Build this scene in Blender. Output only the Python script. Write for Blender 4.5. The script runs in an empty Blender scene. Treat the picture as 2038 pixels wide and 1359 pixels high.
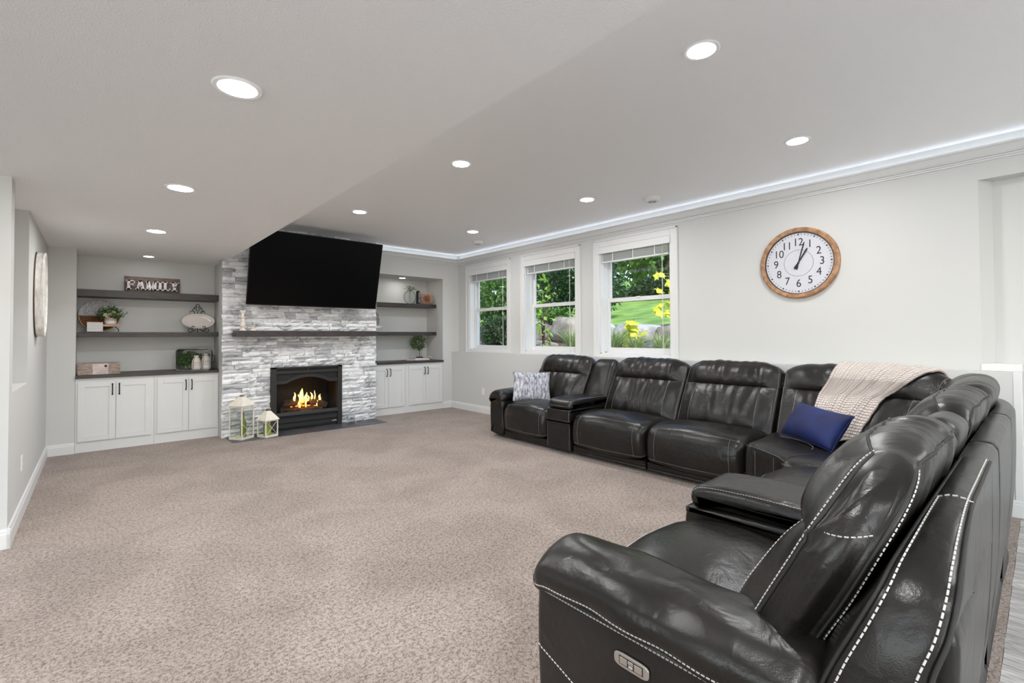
import bpy, math, random
from mathutils import Vector, Matrix, noise

# ------------------------------------------------------------------ scene, camera, light, exposure
SC = bpy.context.scene
COL = SC.collection
R = random.Random(7)
rad = math.radians

cam = bpy.data.cameras.new('camera')
cam_ob = bpy.data.objects.new('camera', cam)
COL.objects.link(cam_ob)
SC.camera = cam_ob
F_PX, PP_Y = 937.0, 652.3
cam.sensor_fit = 'HORIZONTAL'
cam.sensor_width = 36.0
cam.lens = 36.0 * F_PX / 2038.0
cam.shift_x = 0.0
cam.shift_y = -(679.5 - PP_Y) / 2038.0
cam.clip_start = 0.05
cam.clip_end = 300
yaw, pitch, roll = rad(41.45), rad(1.0), rad(-0.24)
fw = Vector((math.sin(yaw) * math.cos(pitch), math.cos(yaw) * math.cos(pitch), math.sin(pitch)))
rt = Vector((math.cos(yaw), -math.sin(yaw), 0))
up = rt.cross(fw)
rt2 = rt * math.cos(roll) + up * math.sin(roll)
up2 = -rt * math.sin(roll) + up * math.cos(roll)
M = Matrix((rt2, up2, -fw)).transposed().to_4x4()
M.translation = Vector((0, 0, 1.35))
cam_ob.matrix_world = M

SC.view_settings.view_transform = 'Standard'
SC.view_settings.look = 'None'
SC.view_settings.exposure = 0.27
SC.cycles.max_bounces = 16
SC.cycles.diffuse_bounces = 12
SC.cycles.transparent_max_bounces = 16
SC.view_settings.gamma = 1.0
SC.view_settings.use_curve_mapping = False

LAMP_L = 285.0          # radiance of a recessed-light lens
LED_L = 4.5             # radiance of the cove strip

world = bpy.data.worlds.new('sky')
SC.world = world
world.use_nodes = True
wn = world.node_tree.nodes
wl = world.node_tree.links
bg = wn['Background']
sky = wn.new('ShaderNodeTexSky')
sky.sky_type = 'NISHITA'
sky.sun_elevation = rad(52)
sky.sun_rotation = rad(200)
sky.sun_disc = False
wl.new(sky.outputs[0], bg.inputs[0])
bg.inputs[1].default_value = 0.42

def add_light(name, kind, loc, rot, energy, color=(1, 1, 1), size=1.0, size_y=None):
    l = bpy.data.lights.new(name, kind)
    l.energy = energy
    l.color = color
    if kind == 'AREA':
        l.shape = 'RECTANGLE'
        l.size = size
        l.size_y = size_y or size
    elif kind == 'SUN':
        l.angle = rad(1.5)
    o = bpy.data.objects.new(name, l)
    COL.objects.link(o)
    o.location = loc
    o.rotation_euler = rot
    return o

add_light('sun', 'SUN', (-4, -6, 14), (rad(40), 0, rad(-35)), 4.5, (1.0, 0.95, 0.85))
# added fill light behind the camera, tilted up to brighten ceiling and room
add_light('rear_fill', 'AREA', (-0.6, -4.9, 1.15), (rad(120), 0, 0), 130, (0.95, 0.98, 1.0), 4.6, 2.1)
add_light('side_fill', 'AREA', (-5.9, 0.4, 1.3), (rad(118), 0, rad(-90)), 110, (0.95, 0.98, 1.0), 6.0, 2.0)  # second added fill, out of view on the left, lifts the soffit

# ------------------------------------------------------------------ node materials
MATS = {}
def mat(name, col, rough=0.5, metal=0.0, var=0.0, vscale=4.0, col2=None, bump=0.0, bscale=60.0,
        bdist=0.01, spec=0.5, emit=0.0, stretch=None, detail=4.0, alpha=None, sheen=0.0, coat=0.0, rnd=0.0):
    if name in MATS:
        return MATS[name]
    m = bpy.data.materials.new(name)
    m.use_nodes = True
    n, l = m.node_tree.nodes, m.node_tree.links
    p = n['Principled BSDF']
    p.inputs['Roughness'].default_value = rough
    p.inputs['Metallic'].default_value = metal
    p.inputs['Specular IOR Level'].default_value = spec
    c = (*col, 1)
    p.inputs['Base Color'].default_value = c
    if sheen: 
        p.inputs['Sheen Weight'].default_value = sheen
        p.inputs['Sheen Roughness'].default_value = 0.4
    if coat: p.inputs['Coat Weight'].default_value = coat
    if emit:
        p.inputs['Emission Color'].default_value = c
        p.inputs['Emission Strength'].default_value = emit
    tc = n.new('ShaderNodeTexCoord')
    src = tc.outputs['Object']
    if stretch:
        mp = n.new('ShaderNodeMapping')
        mp.inputs['Scale'].default_value = stretch
        l.new(src, mp.inputs[0]); src = mp.outputs[0]
    last = None
    if var or col2:
        t = n.new('ShaderNodeTexNoise')
        t.inputs['Scale'].default_value = vscale
        t.inputs['Detail'].default_value = detail
        l.new(src, t.inputs['Vector'])
        r = n.new('ShaderNodeValToRGB')
        r.color_ramp.elements[0].position = 0.36
        r.color_ramp.elements[1].position = 0.64
        if col2:
            a, b = col, col2
        else:
            a = tuple(x * (1 - var) for x in col); b = tuple(min(1, x * (1 + var)) for x in col)
        r.color_ramp.elements[0].color = (*a, 1)
        r.color_ramp.elements[1].color = (*b, 1)
        l.new(t.outputs[0], r.inputs[0])
        last = r.outputs[0]
    if rnd:
        oi = n.new('ShaderNodeObjectInfo')
        mr = n.new('ShaderNodeMapRange')
        mr.inputs['To Min'].default_value = 1 - rnd
        mr.inputs['To Max'].default_value = 1 + rnd
        l.new(oi.outputs['Random'], mr.inputs[0])
        mx = n.new('ShaderNodeMix'); mx.data_type = 'RGBA'; mx.blend_type = 'MULTIPLY'
        mx.inputs[0].default_value = 1
        if last: l.new(last, mx.inputs[6])
        else: mx.inputs[6].default_value = c
        l.new(mr.outputs[0], mx.inputs[7])
        last = mx.outputs[2]
    if last: l.new(last, p.inputs['Base Color'])
    if bump:
        t2 = n.new('ShaderNodeTexNoise')
        t2.inputs['Scale'].default_value = bscale
        t2.inputs['Detail'].default_value = 3
        l.new(src, t2.inputs['Vector'])
        b = n.new('ShaderNodeBump')
        b.inputs['Strength'].default_value = bump
        b.inputs['Distance'].default_value = bdist
        l.new(t2.outputs[0], b.inputs['Height'])
        l.new(b.outputs[0], p.inputs['Normal'])
    MATS[name] = m
    return m

def emission(name, col, strength):
    if name in MATS: return MATS[name]
    m = bpy.data.materials.new(name); m.use_nodes = True
    n, l = m.node_tree.nodes, m.node_tree.links
    n.remove(n['Principled BSDF'])
    e = n.new('ShaderNodeEmission')
    e.inputs[0].default_value = (*col, 1); e.inputs[1].default_value = strength
    l.new(e.outputs[0], n['Material Output'].inputs[0])
    MATS[name] = m
    return m

def glass(name, tint=(1, 1, 1), refl=0.08, rough=0.0):
    """thin clear sheet: see-through with a weak mirror reflection"""
    if name in MATS: return MATS[name]
    m = bpy.data.materials.new(name); m.use_nodes = True
    n, l = m.node_tree.nodes, m.node_tree.links
    n.remove(n['Principled BSDF'])
    t = n.new('ShaderNodeBsdfTransparent'); t.inputs[0].default_value = (*tint, 1)
    g = n.new('ShaderNodeBsdfGlossy'); g.inputs['Roughness'].default_value = rough
    lw = n.new('ShaderNodeLayerWeight'); lw.inputs[0].default_value = 0.5
    pw = n.new('ShaderNodeMath'); pw.operation = 'POWER'; pw.inputs[1].default_value = 5.0
    l.new(lw.outputs['Facing'], pw.inputs[0])
    ml = n.new('ShaderNodeMath'); ml.operation = 'MULTIPLY_ADD'; ml.inputs[1].default_value = 0.6; ml.inputs[2].default_value = refl * 0.5
    ml.use_clamp = True
    mx = n.new('ShaderNodeMixShader')
    l.new(pw.outputs[0], ml.inputs[0]); l.new(ml.outputs[0], mx.inputs[0])
    l.new(t.outputs[0], mx.inputs[1]); l.new(g.outputs[0], mx.inputs[2])
    l.new(mx.outputs[0], n['Material Output'].inputs[0])
    MATS[name] = m
    return m

def leather():
    m = bpy.data.materials.new('leather'); m.use_nodes = True
    n, l = m.node_tree.nodes, m.node_tree.links
    p = n['Principled BSDF']
    tc = n.new('ShaderNodeTexCoord')
    a = n.new('ShaderNodeTexNoise'); a.inputs['Scale'].default_value = 3.2; a.inputs['Detail'].default_value = 5
    l.new(tc.outputs['Object'], a.inputs['Vector'])
    r = n.new('ShaderNodeValToRGB')
    r.color_ramp.elements[0].position = 0.35; r.color_ramp.elements[0].color = (0.0060, 0.0052, 0.0046, 1)
    r.color_ramp.elements[1].position = 0.7; r.color_ramp.elements[1].color = (0.0150, 0.0124, 0.0106, 1)
    l.new(a.outputs[0], r.inputs[0]); l.new(r.outputs[0], p.inputs['Base Color'])
    rr = n.new('ShaderNodeMapRange'); rr.inputs['To Min'].default_value = 0.27; rr.inputs['To Max'].default_value = 0.33
    l.new(a.outputs[0], rr.inputs[0]); l.new(rr.outputs[0], p.inputs['Roughness'])
    p.inputs['Specular IOR Level'].default_value = 0.42
    v = n.new('ShaderNodeTexVoronoi'); v.inputs['Scale'].default_value = 330; v.feature = 'F1'
    l.new(tc.outputs['Object'], v.inputs['Vector'])
    b1 = n.new('ShaderNodeBump'); b1.inputs['Strength'].default_value = 0.16; b1.inputs['Distance'].default_value = 0.0012
    l.new(v.outputs['Distance'], b1.inputs['Height'])
    c = n.new('ShaderNodeTexNoise'); c.inputs['Scale'].default_value = 11; c.inputs['Detail'].default_value = 3
    c.inputs['Distortion'].default_value = 0.6
    l.new(tc.outputs['Object'], c.inputs['Vector'])
    b2 = n.new('ShaderNodeBump'); b2.inputs['Strength'].default_value = 0.22; b2.inputs['Distance'].default_value = 0.022
    l.new(c.outputs[0], b2.inputs['Height']); l.new(b1.outputs[0], b2.inputs['Normal'])
    l.new(b2.outputs[0], p.inputs['Normal'])
    MATS['leather'] = m
    return m

def carpet():
    m = bpy.data.materials.new('carpet'); m.use_nodes = True
    n, l = m.node_tree.nodes, m.node_tree.links
    p = n['Principled BSDF']; p.inputs['Roughness'].default_value = 0.95
    p.inputs['Specular IOR Level'].default_value = 0.1
    p.inputs['Sheen Weight'].default_value = 0.15
    tc = n.new('ShaderNodeTexCoord')
    def noi(s, d=2, dist=0.0, w=None):
        t = n.new('ShaderNodeTexNoise'); t.inputs['Scale'].default_value = s
        t.inputs['Detail'].default_value = d; t.inputs['Distortion'].default_value = dist
        l.new(w or tc.outputs['Object'], t.inputs['Vector']); return t.outputs[0]
    fa, fb = noi(150, 2, 0.5), noi(62, 2, 0.6)
    fx = n.new('ShaderNodeMix'); fx.inputs[0].default_value = 0.5
    l.new(fa, fx.inputs[2]); l.new(fb, fx.inputs[3]); fine = fx.outputs[0]
    r = n.new('ShaderNodeValToRGB')
    e = r.color_ramp.elements
    e[0].position = 0.38; e[0].color = (0.155, 0.122, 0.102, 1)
    e[1].position = 0.56; e[1].color = (0.425, 0.350, 0.303, 1)
    l.new(fine, r.inputs[0])
    big = noi(1.5, 3, 0.8)      # brushed pile, lighter and darker patches
    r2 = n.new('ShaderNodeValToRGB')
    r2.color_ramp.elements[0].position = 0.36; r2.color_ramp.elements[0].color = (0.84, 0.835, 0.83, 1)
    r2.color_ramp.elements[1].position = 0.62; r2.color_ramp.elements[1].color = (1.05, 1.05, 1.055, 1)
    l.new(big, r2.inputs[0])
    mx = n.new('ShaderNodeMix'); mx.data_type = 'RGBA'; mx.blend_type = 'MULTIPLY'; mx.inputs[0].default_value = 1
    l.new(r.outputs[0], mx.inputs[6]); l.new(r2.outputs[0], mx.inputs[7])
    l.new(mx.outputs[2], p.inputs['Base Color'])
    mid = noi(14, 2, 0.5)
    b = n.new('ShaderNodeBump'); b.inputs['Strength'].default_value = 0.75; b.inputs['Distance'].default_value = 0.012
    l.new(fine, b.inputs['Height'])
    b2 = n.new('ShaderNodeBump'); b2.inputs['Strength'].default_value = 0.25; b2.inputs['Distance'].default_value = 0.03
    l.new(mid, b2.inputs['Height']); l.new(b.outputs[0], b2.inputs['Normal'])
    l.new(b2.outputs[0], p.inputs['Normal'])
    MATS['carpet'] = m
    return m

def stone_mat():
    m = bpy.data.materials.new('ledge_stone'); m.use_nodes = True
    n, l = m.node_tree.nodes, m.node_tree.links
    p = n['Principled BSDF']; p.inputs['Roughness'].default_value = 0.8
    g = n.new('ShaderNodeNewGeometry')
    mp = n.new('ShaderNodeMapping'); mp.inputs['Scale'].default_value = (1, 1, 2.2)
    l.new(g.outputs['Position'], mp.inputs[0])
    a = n.new('ShaderNodeTexNoise'); a.inputs['Scale'].default_value = 7.5; a.inputs['Detail'].default_value = 6
    a.inputs['Distortion'].default_value = 1.2
    l.new(mp.outputs[0], a.inputs['Vector'])
    r = n.new('ShaderNodeValToRGB')
    e = r.color_ramp.elements
    e[0].position = 0.28; e[0].color = (0.40, 0.405, 0.415, 1)
    e[1].position = 0.50; e[1].color = (0.88, 0.88, 0.88, 1)
    l.new(a.outputs[0], r.inputs[0])
    oi = n.new('ShaderNodeObjectInfo')
    r2 = n.new('ShaderNodeValToRGB')
    r2.color_ramp.elements[0].position = 0.0; r2.color_ramp.elements[0].color = (0.50, 0.51, 0.53, 1)
    r2.color_ramp.elements[1].position = 0.40; r2.color_ramp.elements[1].color = (1, 1, 1, 1)
    l.new(oi.outputs['Random'], r2.inputs[0])
    mx = n.new('ShaderNodeMix'); mx.data_type = 'RGBA'; mx.blend_type = 'MULTIPLY'; mx.inputs[0].default_value = 1
    l.new(r.outputs[0], mx.inputs[6]); l.new(r2.outputs[0], mx.inputs[7]); l.new(mx.outputs[2], p.inputs['Base Color'])
    t = n.new('ShaderNodeTexNoise'); t.inputs['Scale'].default_value = 38; t.inputs['Detail'].default_value = 5
    l.new(mp.outputs[0], t.inputs['Vector'])
    b = n.new('ShaderNodeBump'); b.inputs['Strength'].default_value = 0.6; b.inputs['Distance'].default_value = 0.012
    l.new(t.outputs[0], b.inputs['Height']); l.new(b.outputs[0], p.inputs['Normal'])
    MATS['ledge_stone'] = m
    return m

def leaf_mat(name, a, b, trans=0.35):
    m = bpy.data.materials.new(name); m.use_nodes = True
    n, l = m.node_tree.nodes, m.node_tree.links
    p = n['Principled BSDF']; p.inputs['Roughness'].default_value = 0.5
    g = n.new('ShaderNodeNewGeometry')
    r = n.new('ShaderNodeValToRGB')
    r.color_ramp.elements[0].color = (*a, 1); r.color_ramp.elements[1].color = (*b, 1)
    l.new(g.outputs['Random Per Island'], r.inputs[0])
    l.new(r.outputs[0], p.inputs['Base Color'])
    tr = n.new('ShaderNodeBsdfTranslucent'); l.new(r.outputs[0], tr.inputs[0])
    mx = n.new('ShaderNodeMixShader'); mx.inputs[0].default_value = trans
    l.new(p.outputs[0], mx.inputs[1]); l.new(tr.outputs[0], mx.inputs[2])
    l.new(mx.outputs[0], n['Material Output'].inputs[0])
    MATS[name] = m
    return m

leather(); carpet(); stone_mat()
leaf_mat('leaf_dark', (0.012, 0.035, 0.010), (0.05, 0.12, 0.025))
leaf_mat('leaf_mid', (0.035, 0.10, 0.015), (0.14, 0.28, 0.05))
leaf_mat('leaf_bright', (0.13, 0.30, 0.03), (0.34, 0.50, 0.07))
leaf_mat('leaf_yellow', (0.42, 0.52, 0.03), (0.75, 0.72, 0.06))
leaf_mat('leaf_grass', (0.18, 0.28, 0.08), (0.50, 0.58, 0.28))
leaf_mat('leaf_indoor', (0.02, 0.06, 0.012), (0.10, 0.19, 0.04), 0.15)
leaf_mat('leaf_sage', (0.07, 0.10, 0.05), (0.22, 0.25, 0.14), 0.15)
leaf_mat('petal_cream', (0.75, 0.72, 0.42), (0.85, 0.82, 0.62), 0.2)
mat('wall_paint', (0.605, 0.605, 0.587), 0.75, bump=0.06, bscale=220, bdist=0.002, spec=0.25)
mat('ceiling_paint', (0.93, 0.93, 0.925), 0.9, bump=0.45, bscale=150, bdist=0.006, spec=0.15)
mat('trim_white', (0.71, 0.71, 0.70), 0.4, spec=0.4)
mat('cabinet_white', (0.68, 0.68, 0.667), 0.38, spec=0.45)
mat('dark_wood', (0.022, 0.017, 0.015), 0.45, col2=(0.052, 0.041, 0.036), vscale=5, stretch=(1.5, 14, 14), bump=0.1, bscale=20, bdist=0.003)
mat('black_metal', (0.012, 0.012, 0.012), 0.45, 0.6)
mat('bronze', (0.02, 0.016, 0.013), 0.35, 0.8)
mat('insert_metal', (0.030, 0.028, 0.026), 0.5, 0.3)
mat('insert_dark', (0.008, 0.0075, 0.007), 0.7)
mat('slate', (0.045, 0.048, 0.055), 0.38, col2=(0.085, 0.09, 0.10), vscale=7, bump=0.25, bscale=16, bdist=0.006)
mat('grout', (0.30, 0.30, 0.30), 0.9)
mat('mortar', (0.30, 0.30, 0.31), 0.95)
mat('tv_bezel', (0.004, 0.004, 0.004), 0.35)
mat('tv_screen', (0.0016, 0.0016, 0.0018), 0.3, spec=0.12)
mat('stitch', (0.50, 0.48, 0.45), 0.7)
mat('thread_dark', (0.010, 0.009, 0.008), 0.6)
mat('steel', (0.52, 0.48, 0.44), 0.38, 0.9)
mat('lamp_trim', (0.85, 0.85, 0.85), 0.5)
mat('plastic_white', (0.78, 0.78, 0.77), 0.4)
mat('plastic_grey', (0.35, 0.35, 0.35), 0.5)
emission('lamp_lens', (0.985, 0.99, 1.0), LAMP_L)
emission('lamp_lens_dim', (1.0, 0.985, 0.96), 40.0)
emission('led_strip_bright', (0.80, 0.87, 1.0), 10.0)
emission('led_strip', (0.78, 0.86, 1.0), LED_L)
glass('window_glass', (0.97, 0.985, 0.98), 0.05)
glass('clear_glass', (0.97, 0.98, 0.975), 0.06)
glass('fire_glass', (0.86, 0.86, 0.86), 0.03)

# ------------------------------------------------------------------ mesh helpers
class MB:
    def __init__(s): s.v = []; s.f = []
    def add(s, vs, fs):
        k = len(s.v); s.v += [tuple(v) for v in vs]; s.f += [tuple(i + k for i in f) for f in fs]
        return s
    def box(s, a, b, m=None):
        (x0, y0, z0), (x1, y1, z1) = a, b
        vs = [(x0, y0, z0), (x1, y0, z0), (x1, y1, z0), (x0, y1, z0), (x0, y0, z1), (x1, y0, z1), (x1, y1, z1), (x0, y1, z1)]
        if m: vs = [m @ Vector(v) for v in vs]
        return s.add(vs, [(0, 3, 2, 1), (4, 5, 6, 7), (0, 1, 5, 4), (1, 2, 6, 5), (2, 3, 7, 6), (3, 0, 4, 7)])
    def bar(s, p, q, w, t=None, upv=(0, 0, 1)):
        """square bar from p to q"""
        p, q = Vector(p), Vector(q); t = t or w
        d = (q - p); L = d.length; d.normalize()
        u = Vector(upv)
        if abs(u.dot(d)) > 0.98: u = Vector((1, 0, 0))
        a = d.cross(u).normalized() * w / 2; b = a.cross(d).normalized() * t / 2
        vs = [p - a - b, p + a - b, p + a + b, p - a + b, q - a - b, q + a - b, q + a + b, q - a + b]
        return s.add(vs, [(0, 3, 2, 1), (4, 5, 6, 7), (0, 1, 5, 4), (1, 2, 6, 5), (2, 3, 7, 6), (3, 0, 4, 7)])
    def tube(s, pts, r, n=8, closed=False):
        pts = [Vector(p) for p in pts]; N = len(pts)
        rs = r if isinstance(r, (list, tuple)) else [r] * N
        rings = []; ref = None
        for i, p in enumerate(pts):
            a = pts[(i - 1) % N] if (i or closed) else p
            b = pts[(i + 1) % N] if (i < N - 1 or closed) else p
            d = (b - a).normalized()
            if ref is None:
                ref = d.orthogonal().normalized()
            ref = (ref - d * ref.dot(d))
            if ref.length < 1e-6: ref = d.orthogonal()
            ref.normalize()
            w = d.cross(ref)
            rings.append([p + (ref * math.cos(2 * math.pi * k / n) + w * math.sin(2 * math.pi * k / n)) * rs[i] for k in range(n)])
        vs = [v for rg in rings for v in rg]; fs = []
        for i in range(N if closed else N - 1):
            j = (i + 1) % N
            for k in range(n):
                k2 = (k + 1) % n
                fs.append((i * n + k, i * n + k2, j * n + k2, j * n + k))
        if not closed:
            fs.append(tuple(range(n - 1, -1, -1))); fs.append(tuple((N - 1) * n + k for k in range(n)))
        return s.add(vs, fs)
    def lathe(s, prof, c=(0, 0, 0), n=24, m=None):
        """prof: (r, z) from bottom to top, round the z axis"""
        vs = []; fs = []; c = Vector(c)
        for (r_, z) in prof:
            for k in range(n):
                t = 2 * math.pi * k / n
                v = Vector((r_ * math.cos(t), r_ * math.sin(t), z))
                vs.append((m @ v if m else v) + c)
        for i in range(len(prof) - 1):
            for k in range(n):
                k2 = (k + 1) % n
                fs.append((i * n + k, i * n + k2, (i + 1) * n + k2, (i + 1) * n + k))
        if prof[0][0] > 1e-5: fs.append(tuple(range(n - 1, -1, -1)))
        if prof[-1][0] > 1e-5: fs.append(tuple((len(prof) - 1) * n + k for k in range(n)))
        return s.add(vs, fs)
    def prism(s, poly, z0, z1, ax=2):
        """polygon extruded along an axis; poly coordinates are the two other axes in order"""
        n = len(poly); vs = []
        for z in (z0, z1):
            for (a, b) in poly:
                vs.append([(z, a, b), (a, z, b), (a, b, z)][ax])
        fs = [tuple(range(n - 1, -1, -1)), tuple(range(n, 2 * n))]
        for i in range(n):
            j = (i + 1) % n; fs.append((i, j, j + n, i + n))
        return s.add(vs, fs)
    def build(s, name, material, parent=None, smooth=False, angle=None, bevel=0.0, loc=None):
        me = bpy.data.meshes.new(name); me.from_pydata(s.v, [], s.f); me.validate()
        import bmesh
        bm = bmesh.new(); bm.from_mesh(me); bmesh.ops.recalc_face_normals(bm, faces=bm.faces[:]); bm.to_mesh(me); bm.free()
        return mesh_obj(name, me, material, parent, smooth, angle, bevel, loc)

def mesh_obj(name, me, material, parent=None, smooth=False, angle=None, bevel=0.0, loc=None):
    if material: me.materials.append(MATS[material])
    if smooth:
        me.polygons.foreach_set('use_smooth', [True] * len(me.polygons))
        if angle: me.set_sharp_from_angle(angle=rad(angle))
    o = bpy.data.objects.new(name, me); COL.objects.link(o)
    if parent: o.parent = parent
    if loc: o.location = loc
    if bevel:
        b = o.modifiers.new('bevel', 'BEVEL'); b.width = bevel; b.segments = 2; b.limit_method = 'ANGLE'
    return o

def tag(o, label=None, cat=None, group=None, kind=None):
    if label: o['label'] = label
    if cat: o['category'] = cat
    if group: o['group'] = group
    if kind: o['kind'] = kind
    return o

def thing(name, label, cat, loc=(0, 0, 0), rz=0.0, group=None, kind=None):
    o = bpy.data.objects.new(name, None); COL.objects.link(o)
    o.empty_display_size = 0.1
    o.location = loc; o.rotation_euler = (0, 0, rz)
    return tag(o, label, cat, group, kind)

def copy_tree(o, parent=None):
    c = o.copy(); COL.objects.link(c); c.parent = parent
    for ch in list(o.children): copy_tree(ch, c)
    return c

def cr_closed(pts, per=6):
    """closed Catmull-Rom through 2-D control points"""
    n = len(pts); out = []
    for i in range(n):
        p0, p1, p2, p3 = (pts[(i + k - 1) % n] for k in range(4))
        for j in range(per):
            t = j / per
            out.append(tuple(0.5 * (2 * b + (c - a) * t + (2 * a - 5 * b + 4 * c - d) * t * t + (-a + 3 * b - 3 * c + d) * t ** 3)
                             for a, b, c, d in zip(p0, p1, p2, p3)))
    return out

def cr_open(pts, per=8):
    pts = [Vector(p) for p in pts]; out = []
    for i in range(len(pts) - 1):
        p0 = pts[max(i - 1, 0)]; p1 = pts[i]; p2 = pts[i + 1]; p3 = pts[min(i + 2, len(pts) - 1)]
        for j in range(per):
            t = j / per
            out.append(0.5 * (2 * p1 + (p2 - p0) * t + (2 * p0 - 5 * p1 + 4 * p2 - p3) * t * t + (-p0 + 3 * p1 - 3 * p2 + p3) * t ** 3))
    out.append(pts[-1].copy())
    return out

# ------------------------------------------------------------------ the room
XL, XW, XLEDGE = -0.42, 5.26, 5.10      # left wall, window wall, low ledge wall
YB, YREC = 7.52, 8.10                   # back wall, back of the recesses
ZS, ZC = 2.40, 2.905                    # soffit, main ceiling
XS = 1.335                              # soffit edge
X1, X2 = 1.262, 3.433                   # chimney breast
YBR = 7.30                              # its backing; stones stand in front
RL, RR = -0.18, 4.90                    # outer ends of the recesses
YC = 0.14                               # carpet ends, wood begins
ZSILL = 1.06

def struct(name, mb, material, label, cat, **k):
    return tag(mb.build(name, material, **k), label, cat, kind='structure')

m = MB(); m.box((-0.7, YC, -0.1), (XW + 0.3, YREC + 0.2, 0.0))
struct('floor', m, 'carpet', 'taupe speckled cut-pile carpet covering the family room floor', 'floor')

# wood-look planks of the walkway behind the sectional
mat('plank', (0.34, 0.325, 0.31), 0.45, col2=(0.60, 0.585, 0.565), vscale=3.5, stretch=(16, 1.3, 1), rnd=0.18, bump=0.12, bscale=9, bdist=0.003)
wf = MB().box((-6, -5, -0.12), (6.6, YC, -0.016)).build('floor_walkway', 'grout')
tag(wf, 'grey wood-look plank floor of the walkway behind the sectional', 'floor', kind='structure')
pv = []
for k in range(4):
    q = MB(); L = 1.2
    q.box((0.002, 0.002, -0.012), (0.148, L - 0.002, 0.0))
    pv.append(q.build('plank', 'plank', wf, bevel=0.0015))
for o in pv: o.location = (9, 9, -9)
first = list(pv)
nplank = 0
for i in range(44):
    x = -0.2 + i * 0.15
    off = (i * 0.47) % 1.2
    y = YC - 1.2 + off
    if y + 1.2 > YC + 0.001: pass
    ys = [YC - 1.2 * 1 - (off - 0.0), YC - off] if off > 0.05 else [YC - 1.2]
    for yy in ys:
        top = min(YC, yy + 1.2)
        if first: o = first.pop()
        else:
            o = pv[nplank % 4].copy(); COL.objects.link(o); o.parent = wf
        o.location = (x, yy, -0.004)
        o.scale = (1, (top - yy) / 1.2, 1)
        nplank += 1

# left wall with its pass-through opening, near return wall, niche
m = MB()
m.box((XL - 0.3, 4.44, 0), (XL, 4.60, ZS))                  # pier beside the opening
m.box((XL - 0.3, 4.60, 0), (XL, 5.52, 0.985))               # below the opening
m.box((XL - 0.3, 5.52, 0), (XL, YREC + 0.1, ZS))            # far run
m.box((XL - 0.34, 4.60, 0.985), (XL - 0.3, 5.52, ZS))       # back of the niche
m.box((-6.0, 4.44, 0), (XL - 0.3, 4.56, ZS))                # wall turning away to the left
struct('wall_left', m, 'wall_paint', 'pale grey left wall with a recessed opening above a sill', 'wall')

# back wall round the built-in recesses
m = MB()
m.box((XL, YB, 0), (RL, YREC + 0.1, ZS))
m.box((RL, YREC, 0), (X1 + 0.04, YREC + 0.1, ZS))
m.box((X1 + 0.10, 7.85, 0), (X2 - 0.06, YREC + 0.1, ZC))
m.box((X2 - 0.04, YREC, 0), (RR, YREC + 0.1, 2.43))
m.box((X2, YB, 2.43), (RR, YREC + 0.1, ZC))
m.box((RR, YB, 0), (XW, YREC + 0.1, ZC))
struct('wall_back', m, 'wall_paint', 'pale grey back wall with a shelf recess on each side of the fireplace', 'wall')

# window wall: ledge below, piers between the windows above
WIN = [(6.075, 7.155), (4.545, 5.625), (3.020, 4.100)]
WZ0, WZ1 = 1.10, 2.575
m = MB()
m.box((XLEDGE, 0.163, 0), (XW + 0.24, YB, ZSILL))
ys = [YB] + [v for a, b in WIN for v in (b, a)] + [0.336]
for i in range(0, len(ys), 2):
    m.box((XW, ys[i + 1], ZSILL), (XW + 0.24, ys[i], ZC))
for a, b in WIN:
    m.box((XW, a, WZ1), (XW + 0.24, b, ZC))
    m.box((XW, a, ZSILL), (XW + 0.24, b, WZ0))
m.box((XW, -5, 2.577), (XW + 0.24, 0.336, ZC))               # header over the alcove
m.prism([(XW, 0.336), (XW + 0.24, 0.336), (XW + 0.24, 0.24), (XW + 0.13, 0.265)], ZSILL, 2.577)   # splayed jamb
struct('wall_right', m, 'wall_paint', 'pale grey window wall with a low ledge and an alcove at its right end', 'wall')
m = MB()
m.box((5.40, -5, 0), (5.5, 0.336, ZC))
struct('wall_alcove', m, 'wall_paint', 'pale grey set-back wall inside the alcove right of the clock', 'wall')
m = MB()
m.box((XLEDGE - 0.004, 0.118, 0), (XLEDGE + 0.10, 0.165, ZSILL + 0.004))
m.box((XW - 0.01, 0.118, ZSILL), (5.41, 0.34, ZSILL + 0.058))
struct('trim_1', m, 'trim_white', 'white corner trim capping the end of the low ledge wall', 'trim', bevel=0.004)

# walls behind the camera, with openings added for the fill lights
m = MB()
m.box((-6.1, -5.1, 0), (-2.6, -5, ZC)); m.box((3.0, -5.1, 0), (5.5, -5, ZC)); m.box((-2.6, -5.1, 2.3), (3.0, -5, ZC))
m.box((-6.1, -5, 0), (-6, -2.6, ZC)); m.box((-6.1, 3.4, 0), (-6, 4.56, ZC)); m.box((-6.1, -2.6, 2.3), (-6, 3.4, ZC)); m.box((-6.1, -2.6, 0), (-6, 3.4, 0.3))
struct('wall_rear', m, 'wall_paint', 'pale grey walls behind the viewer round openings added for fill light', 'wall')

m = MB(); m.box((XS, -5.1, ZC), (XW + 0.24, YREC + 0.1, ZC + 0.12))
struct('ceiling', m, 'ceiling_paint', 'white textured main ceiling over the sofa area', 'ceiling')
m = MB(); m.box((-6.1, -5.1, ZS), (XS, YREC + 0.1, ZC + 0.12))
struct('ceiling_soffit', m, 'ceiling_paint', 'lowered white textured soffit along the left side', 'ceiling')

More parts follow.
